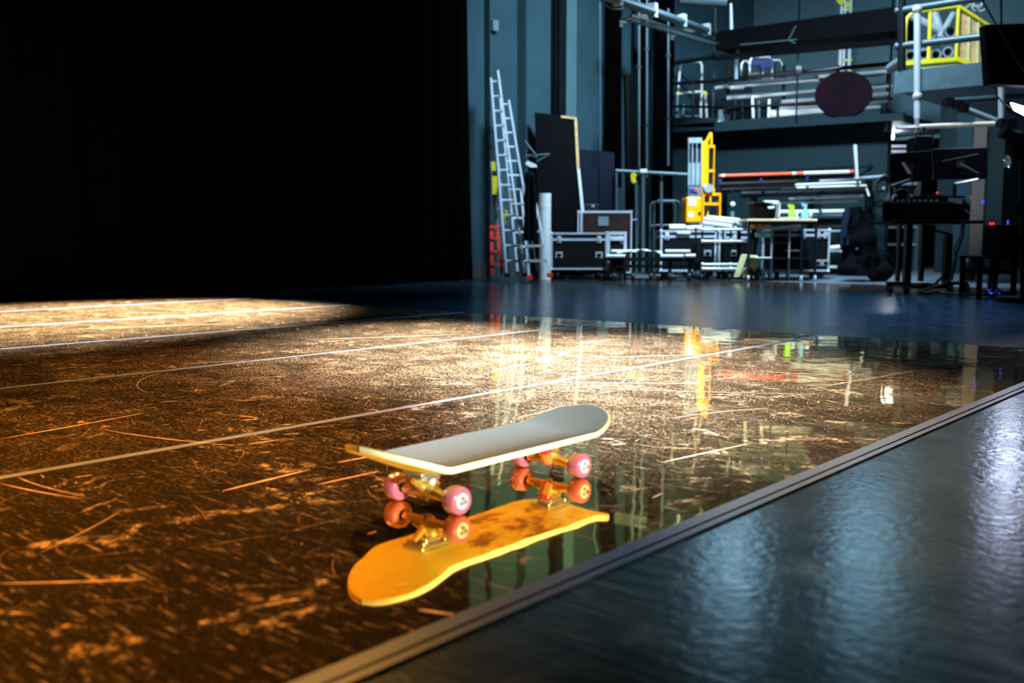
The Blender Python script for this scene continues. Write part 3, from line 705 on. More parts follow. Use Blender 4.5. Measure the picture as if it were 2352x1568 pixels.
# chrome hand rail carts
def bentframe(name, label, d, x0, x1, yt, ybs, dep=.5, cat='cart', m=CHROME, r=.017):
    t = Thing(name, label, cat, (x0 + x1) / 2, d)
    for dy in (0, dep):
        a = t.F(x0, yt, 0) + Vector((0, dy, 0)); b = t.F(x1, yt, 0) + Vector((0, dy, 0)); c = .06
        t.part('rail', m, MB().path([(a.x, dy, .05), (a.x, dy, a.z - c), (a.x + c * .3, dy, a.z - c * .3), (a.x + c, dy, a.z), (b.x - c, dy, a.z), (b.x - c * .3, dy, a.z - c * .3), (b.x, dy, a.z - c), (b.x, dy, .05)], r))
    for y in ybs:
        p = t.F(x0, y); q = t.F(x1, y); t.part('crossbar', m, MB().cyl((p.x, 0, p.z), (q.x, 0, p.z), r * .8).cyl((p.x, dep, p.z), (q.x, dep, p.z), r * .8))
    for x in (x0, x1):
        for dy in (0, dep):
            p = t.F(x, 600); t.part('caster', RUBBER, MB().cyl((p.x - .015, dy, .04), (p.x + .015, dy, .04), .04, n=14))
    return t
bentframe('rail_cart', 'rounded grey tube cart standing left of the yellow lift', 14.3, 1503, 1562, 461, (517,), .4, m=STEELG)

# yellow material lift
t = Thing('mast_lift', 'bright yellow lift with a silver mast standing behind the flight cases', 'lift', 1612, 13.9)
mb = MB(); 
for x in (1582, 1590, 1600, 1611): t.pbox(mb, x - 1.7, 316, x + 1.7, 427, 0, .12)
t.pbox(mb, 1581, 316, 1613, 328, 0.01, .11); t.pbox(mb, 1581, 330, 1613, 425, .08, .12)
for x in (1586, 1595, 1605.5):
    c = t.F(x, 329)
t.part('mast', mat('mast_extrusion', (.26, .31, .37), .4, .2), mb)
for x in (1586, 1595, 1605.5):
    mb = MB(); t.pbox(mb, x - 2.6, 334, x + 2.6, 370, .06, .08); c = t.F(x, 334); mb.cyl((c.x, .06, c.z), (c.x, .08, c.z), t.m(2.6), n=14); t.part('mast_slot', BLACKM, mb)
t.part('control_panel', GREYP, t.pbox(MB(), 1581, 428, 1612, 451, -.05, .1)).__setitem__('label', 'grey control panel with a blue sticker')
t.part('sticker', BLUE, t.pbox(MB(), 1583, 434, 1601, 445, -.055, -.05))
t.part('stop_button', RED, MB().cyl(t.F(1599, 437, -.05), t.F(1599, 437, -.08), .025))
t.part('battery_box', YELP, t.pbox(MB(), 1576, 452, 1613, 511, -.12, .3), None, .02)
t.part('sticker', WHITE, t.pbox(MB(), 1582, 456, 1599, 472, -.127, -.12)); t.part('sticker', WHITE, t.pbox(MB(), 1582, 486, 1593, 499, -.127, -.12))
t.part('socket', BLACK, MB().cyl(t.F(1607, 489, -.12), t.F(1607, 489, -.14), .02))
mb = MB()
t.pquad(mb, [(1612, 325), (1626, 321), (1626, 445), (1611, 445)], 0, .1)
t.pbox(mb, 1625, 336, 1628.5, 445, 0, .1); t.pbox(mb, 1638, 336, 1642, 445, 0, .1)
for y in (336, 392, 436): t.pbox(mb, 1625, y - 3, 1642, y + 3, 0, .1)
t.pquad(mb, [(1621, 322), (1631, 303), (1634, 303), (1627, 325)], 0, .06); t.pquad(mb, [(1632, 303), (1636, 305), (1637, 336), (1632, 336)], 0, .06)
t.part('carriage', YELP, mb)
mb = MB(); t.pbox(mb, 1613, 443, 1656, 449, -.05, .15); t.pbox(mb, 1652, 443, 1656.5, 497, -.05, .15); t.pbox(mb, 1613, 443, 1618, 510, -.05, .15); t.pbox(mb, 1613, 465, 1656, 471, -.05, .15); t.pbox(mb, 1630, 449, 1634, 466, -.05, .15)
t.pbox(mb, 1624, 471, 1628, 510, .02, .1); t.pquad(mb, [(1612, 425), (1622, 425), (1645, 445), (1612, 445)], 0, .1)
t.part('fork_frame', YELP, mb)
t.part('winch', CHROME, MB().cyl(t.F(1628, 432, -.02), t.F(1628, 432, -.1), .06, n=18).cyl(t.F(1617, 424, -.02), t.F(1621, 440, -.06), .018))
mb = MB(); a = t.F(1580, 600); mb.box(a.x, a.x + .45, -.1, .5, .08, .16); t.part('base', YELP, mb)
t.part('lower_mast', ALU, t.pbox(MB(), 1583, 511, 1640, 600, .0, .12))
for x in (a.x + .03, a.x + .42):
    for y in (-.06, .46): t.part('wheel', RUBBER, MB().cyl((x - .02, y, .05), (x + .02, y, .05), .05, n=14))

# flight cases behind the carts
flight_case('flight_case', 'black flight case with a pale roll on its lid in front of the yellow lift', 13.2, 1517, 530, 1645, 622, .5, 543, (1532,), ((1625, 581),))
flight_case('flight_case', 'black flight case half hidden behind the chrome tube cart', 13.25, 1650, 532, 1722, 622, .5, 546, (1662, 1688), ((1685, 581),))
t = Thing('paper_roll', 'cream paper roll lying on the case under the yellow lift', 'roll', 1554, 13.3, 529.5)
t.part('roll', CREAM, MB().tube(t.F(1537, 522), t.F(1573, 522), t.m(7), .03, 20))
t = Thing('paper_roll', 'second cream roll lying right of the first on the same case lid', 'roll', 1590, 13.3, 529.5)
t.part('roll', CREAM, MB().tube(t.F(1576, 524), t.F(1612, 523), t.m(5.5), .02, 20))
t = Thing('paper_sheet', 'white sheet draped over the lid edge of the case under the lift', 'paper', 1570, 13.17, 536)
t.part('sheet', WHITE, t.pquad(MB(), [(1553, 529), (1586, 529), (1586, 537), (1556, 536)], -.02, -.01))

# chrome tube cart
t = Thing('tube_cart', 'chrome tube cart with ball joints in front of the half hidden flight case', 'cart', 1664, 12.6)
for x in (1612, 1677, 1717):
    for dy in (0, .45): 
        p = t.F(x, 600); t.part('post', BLACKM, MB().cyl((p.x, dy, .08), (p.x, dy, t.F(x, 520).z), .013))
for y in (527, 554, 607, 617):
    for xa, xb in ((1612, 1677), (1677, 1717)):
        a = t.F(xa, y); b = t.F(xb, y); t.part('tube', CHROME, MB().cyl((a.x, -.02, a.z), (b.x, -.02, a.z), .017)); 
    for x in (1614, 1679): t.part('joint', CHROME, MB().ball(t.F(x, y, -.02), .026))
t.part('shelf', BLACKM, t.pbox(MB(), 1612, 560, 1717, 563, 0, .45))
for x in (1612, 1677, 1717):
    p = t.F(x, 600); t.part('caster', RUBBER, MB().cyl((p.x - .015, 0.02, .045), (p.x + .015, 0.02, .045), .045, n=14).box(p.x - .02, p.x + .02, 0, .04, .06, .1))
for i, (x0, y0, x1, y1, r_, dy, lb) in enumerate([(1614, 512, 1680, 520, 5, 0, 'lowest white tube of the pile on the chrome tube cart'), (1616, 503, 1690, 512, 5, .12, 'middle white tube of the pile on the chrome tube cart'), (1622, 498, 1698, 505, 4, .25, 'top white tube of the pile on the chrome tube cart')]):
    t2 = Thing('plastic_tube', lb, 'tube', (x0 + x1) / 2, 12.62 + dy, y1 + 6, 'white tubes piled on the chrome cart')
    t2.part('tube', WHITE, MB().tube(t2.F(x0, y0), t2.F(x1, y1), t2.m(r_), .008, 16))
t = Thing('clamp_pile', 'heap of shiny metal clamps at the right end of the chrome tube cart', 'clamps', 1700, 12.65, 526)
mb = MB(); rr = random.Random(5)
for i in range(26):
    p = t.F(rr.uniform(1683, 1716), rr.uniform(506, 525), rr.uniform(0, .2)); q = p + Vector((rr.uniform(-.06, .06), rr.uniform(-.04, .04), rr.uniform(-.03, .03))); mb.cyl(p, q, rr.uniform(.008, .02), n=8)
tag(t.part('clamps', CHROME, mb), kind='stuff')

# pallet jack
t = Thing('pallet_jack', 'old pale yellow pallet jack with its fork propped up beside the tube cart', 'pallet jack', 1715, 12.35)
t.part('fork', OLIVE, t.pquad(MB(), [(1704, 584), (1718, 584), (1699, 637), (1686, 637)], 0, .05), None, .008)
t.part('pump_body', OLIVE, t.pbox(MB(), 1722, 586, 1743, 611, .1, .3), None, .02)
t.part('frame', OLIVE, t.pquad(MB(), [(1700, 632), (1722, 606), (1740, 606), (1738, 620), (1712, 634)], .1, .16))
c = t.F(1727, 628); t.part('wheel', RUBBER, MB().cyl((c.x - .03, .15, .085), (c.x + .03, .15, .085), .085, n=22)); t.part('wheel', RUBBER, MB().cyl((c.x + .08, .15, .085), (c.x + .12, .15, .085), .085, n=22))
t.part('axle', BLACKM, MB().cyl((c.x - .02, .15, .085), (c.x + .11, .15, .085), .02)); t.part('handle', BLACKM, MB().cyl(t.F(1732, 586, .2), t.F(1741, 540, .2), .015))

# work table
t = Thing('work_table', 'tall wheeled table with a pale wooden top and thin black legs', 'table', 1797, 12.3)
t.part('table_top', WOODL, t.pbox(MB(), 1717, 502.5, 1878, 508, 0, .65), None, .006)
za = t.F(1720, 508).z
t.part('frame', BLACKM, MB().box(t.F(1719, 508).x, t.F(1876, 508).x, .02, .06, za - .04, za).box(t.F(1719, 508).x, t.F(1876, 508).x, .59, .63, za - .04, za))
for x in (1720, 1842, 1874):
    for dy in (.03, .62):
        p = t.F(x, 600); t.part('leg', BLACKM, MB().box(p.x - .014, p.x + .014, dy - .014, dy + .014, .07, za))
        t.part('caster', CHROME if dy < .1 else RUBBER, MB().cyl((p.x - .012, dy, .038), (p.x + .012, dy, .038), .038, n=14).cyl((p.x, dy, .05), (p.x, dy, .09), .012))
for y in (595,):
    a = t.F(1720, y); b = t.F(1875, y); t.part('shelf', BLACKM, MB().box(a.x, b.x, .02, .62, a.z, a.z + .015))
zs = t.F(1720, 595).z + .0155
t = Thing('mesh_cart', 'thin chrome wire cart standing under the wooden table', 'cart', 1780, 12.32 + .12)
for x in (1753, 1771, 1812):
    p = t.F(x, 600); t.part('post', CHROME, MB().cyl((p.x, 0, .06), (p.x, 0, t.F(x, 515).z), .010)); t.part('caster', RUBBER, MB().cyl((p.x - .012, 0, .035), (p.x + .012, 0, .035), .035, n=12))
for y in (516, 557): a = t.F(1753, y); b = t.F(1812, y); t.part('shelf', BLACKM, MB().box(a.x, b.x, -.01, .25, a.z - .008, a.z + .008))
zc = t.F(1753, 516).z
def onto(name, label, cat, px, d, py, group=None): return Thing(name, label, cat, px, d, py, group)
t = onto('storage_bin', 'dark smoky plastic bin standing at the left of the wooden table', 'bin', 1760, 12.6, 502)
t.part('bin', BLACK, t.pquad(MB(), [(1732, 466), (1785, 466), (1781, 502), (1736, 502)], 0, .3), None, .02); t.part('rim', BLACKM, t.pbox(MB(), 1731, 462, 1787, 467, -.02, .32))
t = onto('cleaning_cloth', 'white cloth lying over the corner of the smoky bin', 'cloth', 1773, 12.57, 469)
t.part('cloth', WHITE, t.pquad(MB(), [(1756, 460), (1790, 461), (1790, 467), (1782, 470), (1770, 466), (1757, 465)], -.02, .1), None, .01)
t = onto('cleaning_cloth', 'small white rag hanging on the front of the smoky bin', 'cloth', 1772, 12.57, 481)
t.part('cloth', WHITE, t.pquad(MB(), [(1763, 474), (1780, 473), (1780, 478), (1768, 480), (1764, 478)], -.03, -.005), None, .01)
t = onto('monitor', 'small white framed screen edge standing upright behind the green bottle', 'monitor', 1792, 12.7, 502)
t.part('frame', WHITE, t.pquad(MB(), [(1791, 466), (1793, 466), (1791, 502), (1788, 502)], 0, .25))
t = onto('spray_bottle', 'lime green spray bottle on the wooden table', 'bottle', 1818, 12.45, 502.5)
zz = lambda y: t.F(1818, y).z
t.part('bottle', GREEN, MB().lathe([(0, 0), (.038, 0), (.04, .02), (.036, zz(486)), (.022, zz(481)), (.020, zz(478))], n=18)); t.part('trigger_head', GREEN, t.pquad(MB(), [(1812, 479), (1824, 480), (1825, 472), (1818, 469), (1810, 470), (1810, 473), (1814, 474)], -.02, .02))
t = onto('spray_bottle', 'pale blue clear spray bottle at the right of the wooden table', 'bottle', 1849, 12.4, 502.5)
t.part('bottle', AQUA, MB().lathe([(0, 0), (.052, 0), (.053, .02), (.05, zz(490)), (.022, zz(481)), (.020, zz(474))], n=18)); t.part('trigger_head', AQUA, t.pquad(MB(), [(1844, 475), (1854, 475), (1855, 468), (1842, 466), (1842, 470)], -.02, .02))
t = onto('paper_tray', 'white tray lying on the wooden table below the green bottle', 'tray', 1814, 12.32, 502.5)
t.part('tray', WHITE, t.pquad(MB(), [(1792, 502), (1837, 501), (1837, 497), (1792, 499)], 0.0, .09))
for x, lb, y0, y1 in ((1830, 'white cup beside the lime green bottle', 484, 494), (1863, 'white cup at the right end of the wooden table', 482, 493)):
    t = onto('cup', lb, 'cup', x, 12.6, 502.5); r_ = t.m(4.3)
    t.part('cup', WHITE, MB().lathe([(0, 0), (r_ * .7, 0), (r_, t.F(x, y0).z), (r_ * .9, t.F(x, y0).z), (r_ * .6, .01)], n=18))
for x0, x1, y0, y1, m_, nm, lb in ((1729, 1735, 514, 526, ORANGE, 'orange_tool_case', 'small orange item at the left under the wooden table top'), (1740, 1752, 514, 526, ORANGE, 'orange_tool_case', 'orange tool case under the left half of the wooden table'), (1755, 1769, 512, 521, ORANGE, 'orange_tool_case', 'orange box right of the orange tool case under the table'),
                             (1739, 1748, 536, 544, MINT, 'mint_container', 'left mint green container on the wire cart'), (1755, 1770, 535, 544, MINT, 'mint_container', 'wider mint green container on the wire cart')):
    t = onto(nm, lb, 'container', (x0 + x1) / 2, 12.42, y1); t.part('body', m_, t.pbox(MB(), x0, y0, x1, y1, 0, .12), None, .01); t.part('lid', m_, t.pbox(MB(), x0 - .5, y0 - 1.2, x1 + .5, y0, -.01, .13))
t = onto('wood_offcut', 'short pale wood offcut on a shelf under the wooden table', 'board', 1825, 12.5, 577); t.part('board', WOODL, t.pbox(MB(), 1812, 573.5, 1838, 577, 0, .2))
t = onto('fluorescent_sleeve', 'white tube lying low under the left half of the wooden table', 'tube', 1753, 12.35, 595); t.part('tube', WHITE, MB().cyl(t.F(1735, 593), t.F(1772, 593), .014))
t = onto('microphone_boom', 'cream pole lying just under the wooden table top', 'pole', 1800, 12.5, 524); t.part('pole', CREAM, MB().cyl(t.F(1770, 524), t.F(1835, 515), .02)); t.part('clamp', CHROME, MB().ball(t.F(1836, 515), .035))
flight_case('flight_case', 'tall black flight case with paired latches at the right behind the wooden table', 13.0, 1772, 527, 1906, 622, .5, 540, (1879, 1897, 1845), ((1878, 603), (1896, 603)), wy=12)
t = onto('desk_lamp', 'small white round lamp left of the smoky bin', 'lamp', 1683, 12.9, 525); t.part('shade', WHITE, MB().ball(t.F(1683, 469), .035)); t.part('stem', BLACKM, MB().cyl(t.F(1683, 525), t.F(1683, 472), .008))
t.part('base', GREYP, MB().cyl(t.F(1682, 525), t.F(1682, 485), .026, n=16))

# pipe rack along the back wall
t = Thing('pipe_rack', 'black steel cantilever rack holding long pipes along the back wall', 'rack', 1830, 14.45)
for x in (1662, 1730, 1860, 1992):
    p = t.F(x, 600); t.part('upright', BLACKM, MB().box(p.x - .035, p.x + .035, 0, .10, 0, t.F(x, 412).z))
    t.part('foot', BLACKM, MB().box(p.x - .04, p.x + .04, -.55, .12, 0, .06))
    for y in (441, 474, 503, 536, 584, 618):
        q = t.F(x, y); t.part('arm', BLACKM, MB().box(p.x - .02, p.x + .02, -.5, 0, q.z - .02, q.z))
def pole(name, label, x0, y0, x1, y1, m_, r_=.02, dd=0.0, cat='pipe', group='pipes on the wall rack', d=14.15):
    t = Thing(name, label, cat, (x0 + x1) / 2, d + dd, (y0 + y1) / 2 + 2, group)
    t.part('pipe', m_, MB().tube(t.F(x0, y0), t.F(x1, y1), r_, r_ * .25, 12)); return t
t = pole('steel_pipe', 'long red orange pole on the top of the pipe rack', 1651, 404, 1962, 394, REDP, .024, -.1)
t.part('band', WHITE, MB().cyl(t.F(1657, 403.8), t.F(1664, 403.6), .0255)); t.part('band', WHITE, MB().cyl(t.F(1819, 398.6), t.F(1827, 398.3), .0255)); t.part('bare_end', CREAM, MB().cyl(t.F(1845, 397.8), t.F(1950, 394.4), .0255))
pn = 0
for a in [('dull pinkish pipe right below the red orange pole', 1654, 423, 1830, 417, BROWNC, .03), ('dark pipe lying second below the red orange pole', 1660, 411, 1960, 402, BLACKM, .05), ('black pipe at the left under the pinkish one', 1656, 436, 1860, 430, BLACKM, .04),
          ('bluish bright pipe sloping up at the right end of the rack', 1882, 416, 2036, 404, ALU, .020), ('bright white pipe in the upper right of the rack', 1826, 425, 1976, 419, WHITE, .022), ('grey pipe just under the upper bright white pipe', 1794, 432, 1990, 426, CREAM, .015),
          ('spotted silver pipe halfway up the rack', 1811, 456, 1980, 450, CHROME, .02), ('cream pipe just under the spotted silver pipe', 1793, 467, 1970, 462, CREAM, .014), ('thick black pipe behind the grey pipe of the rack', 1700, 446, 1985, 438, BLACKM, .05),
          ('bright white tube behind the spray bottles', 1790, 487, 1956, 485, WHITE, .03), ('thin grey tube under the tube behind the spray bottles', 1868, 496, 1940, 495, ALU, .014), ('thin steel tube right of the tall flight case', 1906, 531, 1932, 530, ALU, .014),
          ('cream tube stub right of the tall flight case', 1906, 569, 1928, 567, CREAM, .03), ('thin steel tube under the cream tube stub', 1906, 577, 1940, 577, ALU, .016), ('lowest white tube of the rack near the floor', 1906, 613, 1953, 612, WHITE, .022),
          ('black tube along the bottom of the rack', 1700, 512, 1990, 508, BLACKM, .05), ('brown tube at the height of the tall flight case lid', 1880, 522, 1960, 521, BROWNC, .02)]:
    pole('steel_pipe', *a, dd=-.12 + .09 * (pn % 4)); pn += 1
t = pole('bent_pipe', 'cream pipe bent down at the right end of the rack', 1988, 426, 1996, 450, CREAM, .016)
for x, y in ((1654, 418), (1749, 414), (1855, 409), (1966, 400)):
    t = Thing('rack_clip', 'blue hook on the pipe rack %s' % {1654: 'at the left end', 1749: 'under the middle of the red orange pole', 1855: 'right of the middle of the red orange pole', 1966: 'beside the white upright stick'}[x], 'hook', x, 14.0, y + 6, 'blue hooks on the pipe rack'); t.part('hook', BLUE, t.pbox(MB(), x - 3, y - 4, x + 3, y + 6, 0, .04), None, .006)
t = Thing('white_stick', 'white stick standing upright at the right end of the red orange pole', 'stick', 1966, 13.95, 412); t.part('stick', WHITE, t.pquad(MB(), [(1961, 332), (1968, 332), (1972, 410), (1967, 410)], 0, .03))
t = Thing('wall_rod', 'thin black arrow tipped rod on the dark teal wall above the pipes', 'rod', 1930, 14.7, 388); t.part('rod', BLACKM, MB().cyl(t.F(1810, 390), t.F(2000, 382), .012)); t.part('tip', BLACKM, t.pquad(MB(), [(1996, 375), (2008, 383), (1996, 388), (2001, 382)], 0, .02))
t = Thing('cable_reel', 'round dark cable coil hanging at the right end of the pipe rack', 'coil', 2026, 13.9, 455)
mb = MB(); c = t.F(2026, 433); n_ = 40
mb.path([(c.x + math.cos(i * 2 * math.pi / 12) * (.085 + .0008 * i), -.02 - i * .0015, c.z + math.sin(i * 2 * math.pi / 12) * (.12 + .0008 * i)) for i in range(72)], .014); t.part('cable', RUBBER, mb); t.part('hub', CHROME, MB().cyl((c.x - .03, -.12, c.z), (c.x - .03, -.14, c.z), .02))
t = Thing('wall_vent', 'small dark slot in the teal wall above the pipes', 'vent', 1716, 13.9, 310); t.e.location = WY(1716, 306, BWY); t.e.rotation_euler = (0, 0, 0); t.part('frame', BLACKM, MB().box(-.07, .07, -.03, 0, -.025, .025)); t.part('slot', BLACK, MB().box(-.055, .055, -.036, -.03, -.014, .014))

# clothes rail with dark heap
t = Thing('coat_heap', 'big heap of black coats and bags right of the tall flight case', 'coats', 1985, 12.1)
def heap(u, v):
    q = u * 2 * math.pi
    ks = [(0.0, 1948, 2030), (0.12, 1945, 2030), (0.3, 1955, 2028), (.55, 1950, 2028), (.75, 1952, 2015), (.9, 1958, 1998), (1.0, 1968, 1985)]
    for (va, a0, b0), (vb, a1, b1) in zip(ks, ks[1:]):
        if v <= vb: k_ = (v - va) / (vb - va); xa = a0 + (a1 - a0) * k_; xb = b0 + (b1 - b0) * k_; break
    y = 634 - (634 - 474) * v; A = t.F(xa, y); B = t.F(xb, y); c = (A + B) / 2; h = (B.x - A.x) / 2
    nn = 1 + .22 * noise.noise((math.cos(q) * 1.6, math.sin(q) * 1.6, v * 5)) + .06 * math.sin(q * 7 + v * 4)
    return (c.x + math.cos(q) * h * nn, .25 + math.sin(q) * .25 * nn, max(0.003, c.z))
t.part('cloth', DARKCLOTH, MB().grid(heap, 48, 26))
t.part('stud', LEDBL if False else BLUE, MB().ball(t.F(1968, 572, -.02), .02))
t = Thing('blue_jacket', 'slate blue jacket hanging at the left of the black coat heap', 'jacket', 1944, 12.25, 562)
def jk(u, v):
    q = u * 2 * math.pi; y = 562 - 84 * v; xa = 1930 + 14 * v ** 2; xb = 1953 - 3 * v; A = t.F(xa, y); B = t.F(xb, y); c = (A + B) / 2; h = (B.x - A.x) / 2
    return (c.x + math.cos(q) * h, .02 + math.sin(q) * .07 * (1 + .3 * math.sin(q * 4 + v * 3)), c.z)
t.part('body', BLUECLOTH, MB().grid(jk, 28, 12)); t.part('sleeve', BLUECLOTH, MB().cyl(t.F(1947, 485, -.06), t.F(1940, 545, -.05), .045, .03, n=12))
t = Thing('floor_bag', 'low black bag on the floor between the coat heap and the console desk', 'bag', 2035, 12.1)
def bag(u, v):
    q = u * 2 * math.pi; rr_ = math.sin(math.pi * min(.999, .08 + v * .9)) ** .5
    A = t.F(2004, 600); B = t.F(2066, 600); return ((A.x + B.x) / 2 + math.cos(q) * (B.x - A.x) / 2 * rr_ * (1 + .1 * noise.noise((q, v * 3, 4))), .2 + math.sin(q) * .18 * rr_, .003 + v * .26 + .02 * math.sin(q * 3) * v)
t.part('bag', DARKCLOTH, MB().grid(bag, 32, 12)); t.part('strap', DARKCLOTH, MB().path([t.F(2015, 602, .1), t.F(2025, 585, .1), t.F(2042, 584, .1), t.F(2052, 602, .1)], .015))
t = Thing('floor_marker', 'small white disc on the floor below the black coat heap', 'marker', 2021, 11.9); g = G(2021, 636); t.e.location = g; t.part('disc', WHITE, MB().cyl((0, 0, 0), (0, 0, .03), .035, n=18))

# ------------------------------------------------------------------ console desk at the right
DK = 9.35
t = Thing('console_desk', 'black steel desk on casters under the lighting console', 'desk', 2130, DK)
def up(x, wpx, dy, yt=505):
    p = t.F(x, 600); t.part('column', BLACKM, MB().box(p.x - t.m(wpx) / 2, p.x + t.m(wpx) / 2, dy, dy + .07, .10, t.F(x, yt).z))
up(2086, 12, 0); up(2133, 11, .45); up(2179, 15, 0, 540); up(2165, 8, .45); up(2109, 6, .45)
for xa, xb in ((2040, 2093), (2171, 2224)):
    a = t.F(xa, 655); b = t.F(xb, 655); t.part('foot_bar', BLACKM, MB().box(a.x, b.x, 0, .06, .085, .115))
a = t.F(2083, 661); b = t.F(2187, 661); t.part('base_bar', BLACKM, MB().box(a.x, b.x, .0, .06, .05, .085)); t.part('base_bar', BLACKM, MB().box(a.x, b.x, .45, .51, .05, .085))
t.part('side_bar', BLACKM, MB().box(b.x - .06, b.x, 0, .51, .05, .085)); t.part('side_bar', BLACKM, MB().box(a.x, a.x + .06, 0, .51, .05, .085))
for x in (2046, 2085, 2185, 2223):
    p = t.F(x, 660); t.part('caster', RUBBER, MB().cyl((p.x - .018, .03, .042), (p.x + .018, .03, .042), .042, n=18).box(p.x - .024, p.x + .024, .01, .05, .06, .09))
t.part('brace', BLACKM, MB().cyl(t.F(2142, 657, .3), t.F(2176, 625, .3), .012)); t.part('brace', BLACKM, MB().cyl(t.F(2128, 523, .02), t.F(2188, 540, .02), .012))
zt = t.F(2100, 506).z; a = t.F(2030, 506); b = t.F(2240, 506)
t.part('desk_top', BLACK, MB().box(a.x + .06, b.x + .06, -.05, .6, zt - .03, zt), None, .006)
t.part('drawer_front', BROWNC, t.pbox(MB(), 2086, 490.5, 2195, 494.5, -.075, -.05))
t = Thing('lighting_console', 'black lighting console with a sloping right end lying on the steel desk', 'console', 2140, DK, 505.5)
mb = MB(); z0 = .001
fl_ = t.F(2027, 463); fr_ = t.F(2208, 463); p2 = t.F(2284, 488)
mb.slab([(fl_.x, 0, z0), (fr_.x, 0, z0), (p2.x - .0, .5, z0), (fl_.x + .20, .5, z0)], (0, 0, fl_.z - z0)); 
t.part('body', BLACK, mb, None, .01)
t.part('fader_bank', BLACKM, MB().slab([(fr_.x, -.02, fl_.z - .02), (fr_.x + .02, .02, fl_.z + .03), (p2.x + .0, .52, fl_.z - .03), (p2.x + .0, .50, fl_.z - .09)], (-.12, .03, .01)))
t.part('edge_trim', CHROME, MB().cyl((fr_.x + .02, 0, fl_.z + .034), (p2.x, .52, fl_.z - .02), .006))
t.part('edge_trim', CHROME, MB().cyl((fr_.x - .02, -.01, fl_.z - .03), (p2.x + .01, .5, fl_.z - .11), .005))
for x, y, m_, nm in ((2231, 452, YEL, 'button'), (2259, 462, LEDBL, 'indicator_light')): t.part(nm, m_, t.pbox(MB(), x - 2, y - 3, x + 2, y + 5, .05, .07))
for i in range(9): p = t.F(2048 + i * 13, 462, .05); t.part('knob', CHROME, MB().cyl(p, p + Vector((0, 0, .014)), .012, n=12))
t = Thing('control_pad', 'low black control pad standing on the lighting console', 'controller', 2165, DK + .2, 462); t.part('body', BLACK, t.pbox(MB(), 2098, 449, 2218, 462, 0, .2), None, .006); t.part('indicator_light', LEDR, t.pbox(MB(), 2151, 441, 2155, 444, -.01, 0)); t.part('top_edge', STEELG, t.pbox(MB(), 2125, 448, 2165, 449.5, -.005, .02))
def monitor(label, quad, armpts, dy, extra):
    t = Thing('monitor', label, 'monitor', sum(q[0] for q in quad) / 4, DK + dy, quad[2][1])
    t.part('back_shell', SCREEN, t.pquad(MB(), quad, 0, .035), None, .006)
    (x0, y0), (x1, y1) = quad[0], quad[1]
    t.part('bezel', STEELG, t.pquad(MB(), [(x0, y0 - .8), (x1, y1 - .8), (x1, y1 + .8), (x0, y0 + .8)], -.004, .0))
    t.part('mount_plate', BLACKM, t.pbox(MB(), (x0 + x1) / 2 - 9, (y0 + quad[2][1]) / 2 - 9, (x0 + x1) / 2 + 9, (y0 + quad[2][1]) / 2 + 9, -.03, 0))
    for p_, q_, m_, r_ in extra: t.part('arm' if r_ > .008 else 'cable', m_, MB().cyl(t.F(*p_, -.08), t.F(*q_, -.08), r_))
    return t
monitor('left monitor of the two over the lighting console, seen from behind', [(2044, 354), (2138, 345), (2138, 415), (2044, 421)], 0, .25,
        [((2091, 388), (2094, 412), BLACKM, .014), ((2094, 412), (2048, 428), BLACKM, .016), ((2048, 428), (2048, 461), BLACKM, .016)])
monitor('right monitor of the two over the lighting console, seen from behind', [(2142, 342), (2269, 338), (2269, 411), (2145, 413)], 0, .30,
        [((2205, 376), (2244, 397), STEELG, .009), ((2244, 397), (2249, 411), BLACKM, .02), ((2249, 411), (2193, 422), CHROME, .014), ((2193, 422), (2192, 461), BLACKM, .018), ((2165, 370), (2246, 353.5), STEELG, .003)])
t = Thing('task_light', 'slim bright white task light in front of the left monitor', 'lamp', 2084, DK + .02, 461); t.part('head', WHITE, t.pquad(MB(), [(2072, 373), (2077, 372), (2094, 398), (2087, 399)], 0, .02)); t.part('stem', BLACKM, MB().path([t.F(2091, 399, .01), t.F(2096, 420, .01), t.F(2090, 440, .01), t.F(2084, 461, .01)], .006))
t = Thing('headphones', 'black headphones resting on the left end of the lighting console', 'headphones', 2074, DK + .05, 462)
c = t.F(2074, 449); t.part('headband', BLACKM, MB().path([(c.x + .075 * math.cos(a_), .02, c.z + .06 * math.sin(a_)) for a_ in [math.pi * i / 12 for i in range(13)]], .008)); 
for sx in (-1, 1): t.part('ear_cup', RUBBER, MB().cyl((c.x + sx * .06, .02, c.z - .02), (c.x + sx * .085, .02, c.z - .02), .035, n=18)); t.part('cup_ring', CHROME, MB().cyl((c.x + sx * .085, .02, c.z - .02), (c.x + sx * .09, .02, c.z - .02), .022, n=18))
t = Thing('power_cable', 'black cables drooping from the console desk to the floor', 'cable', 2200, DK - .1)
t.part('cable', RUBBER, MB().path([t.F(2214, 505), t.F(2212, 540), t.F(2200, 575), t.F(2190, 610), t.F(2187, 640), t.F(2160, 655), t.F(2125, 664), t.F(2118, 674)], .012)); t.part('cable', RUBBER, MB().path([t.F(2210, 505), t.F(2205, 545), t.F(2192, 570), t.F(2196, 600), t.F(2190, 630)], .007))
t = Thing('floor_cable', 'thick black cable lying on the floor from the desk to the stool', 'cable', 2230, DK - .1)
def gp(x, y): v = G(x, y); q = Matrix.Rotation(-YAW, 3, 'Z') @ (v - Vector(t.e.location)); return Vector((q.x, q.y, .02))
t.part('cable', RUBBER, MB().path([gp(2118, 678), gp(2150, 676), (gp(2185, 679)), gp(2215, 682), gp(2250, 681), gp(2300, 684), gp(2345, 688)], .012))
t = Thing('cable_tangle', 'tangle of thin cables on the floor under the black stool', 'cables', 2300, 8.7)
rr = random.Random(9); mb = MB()
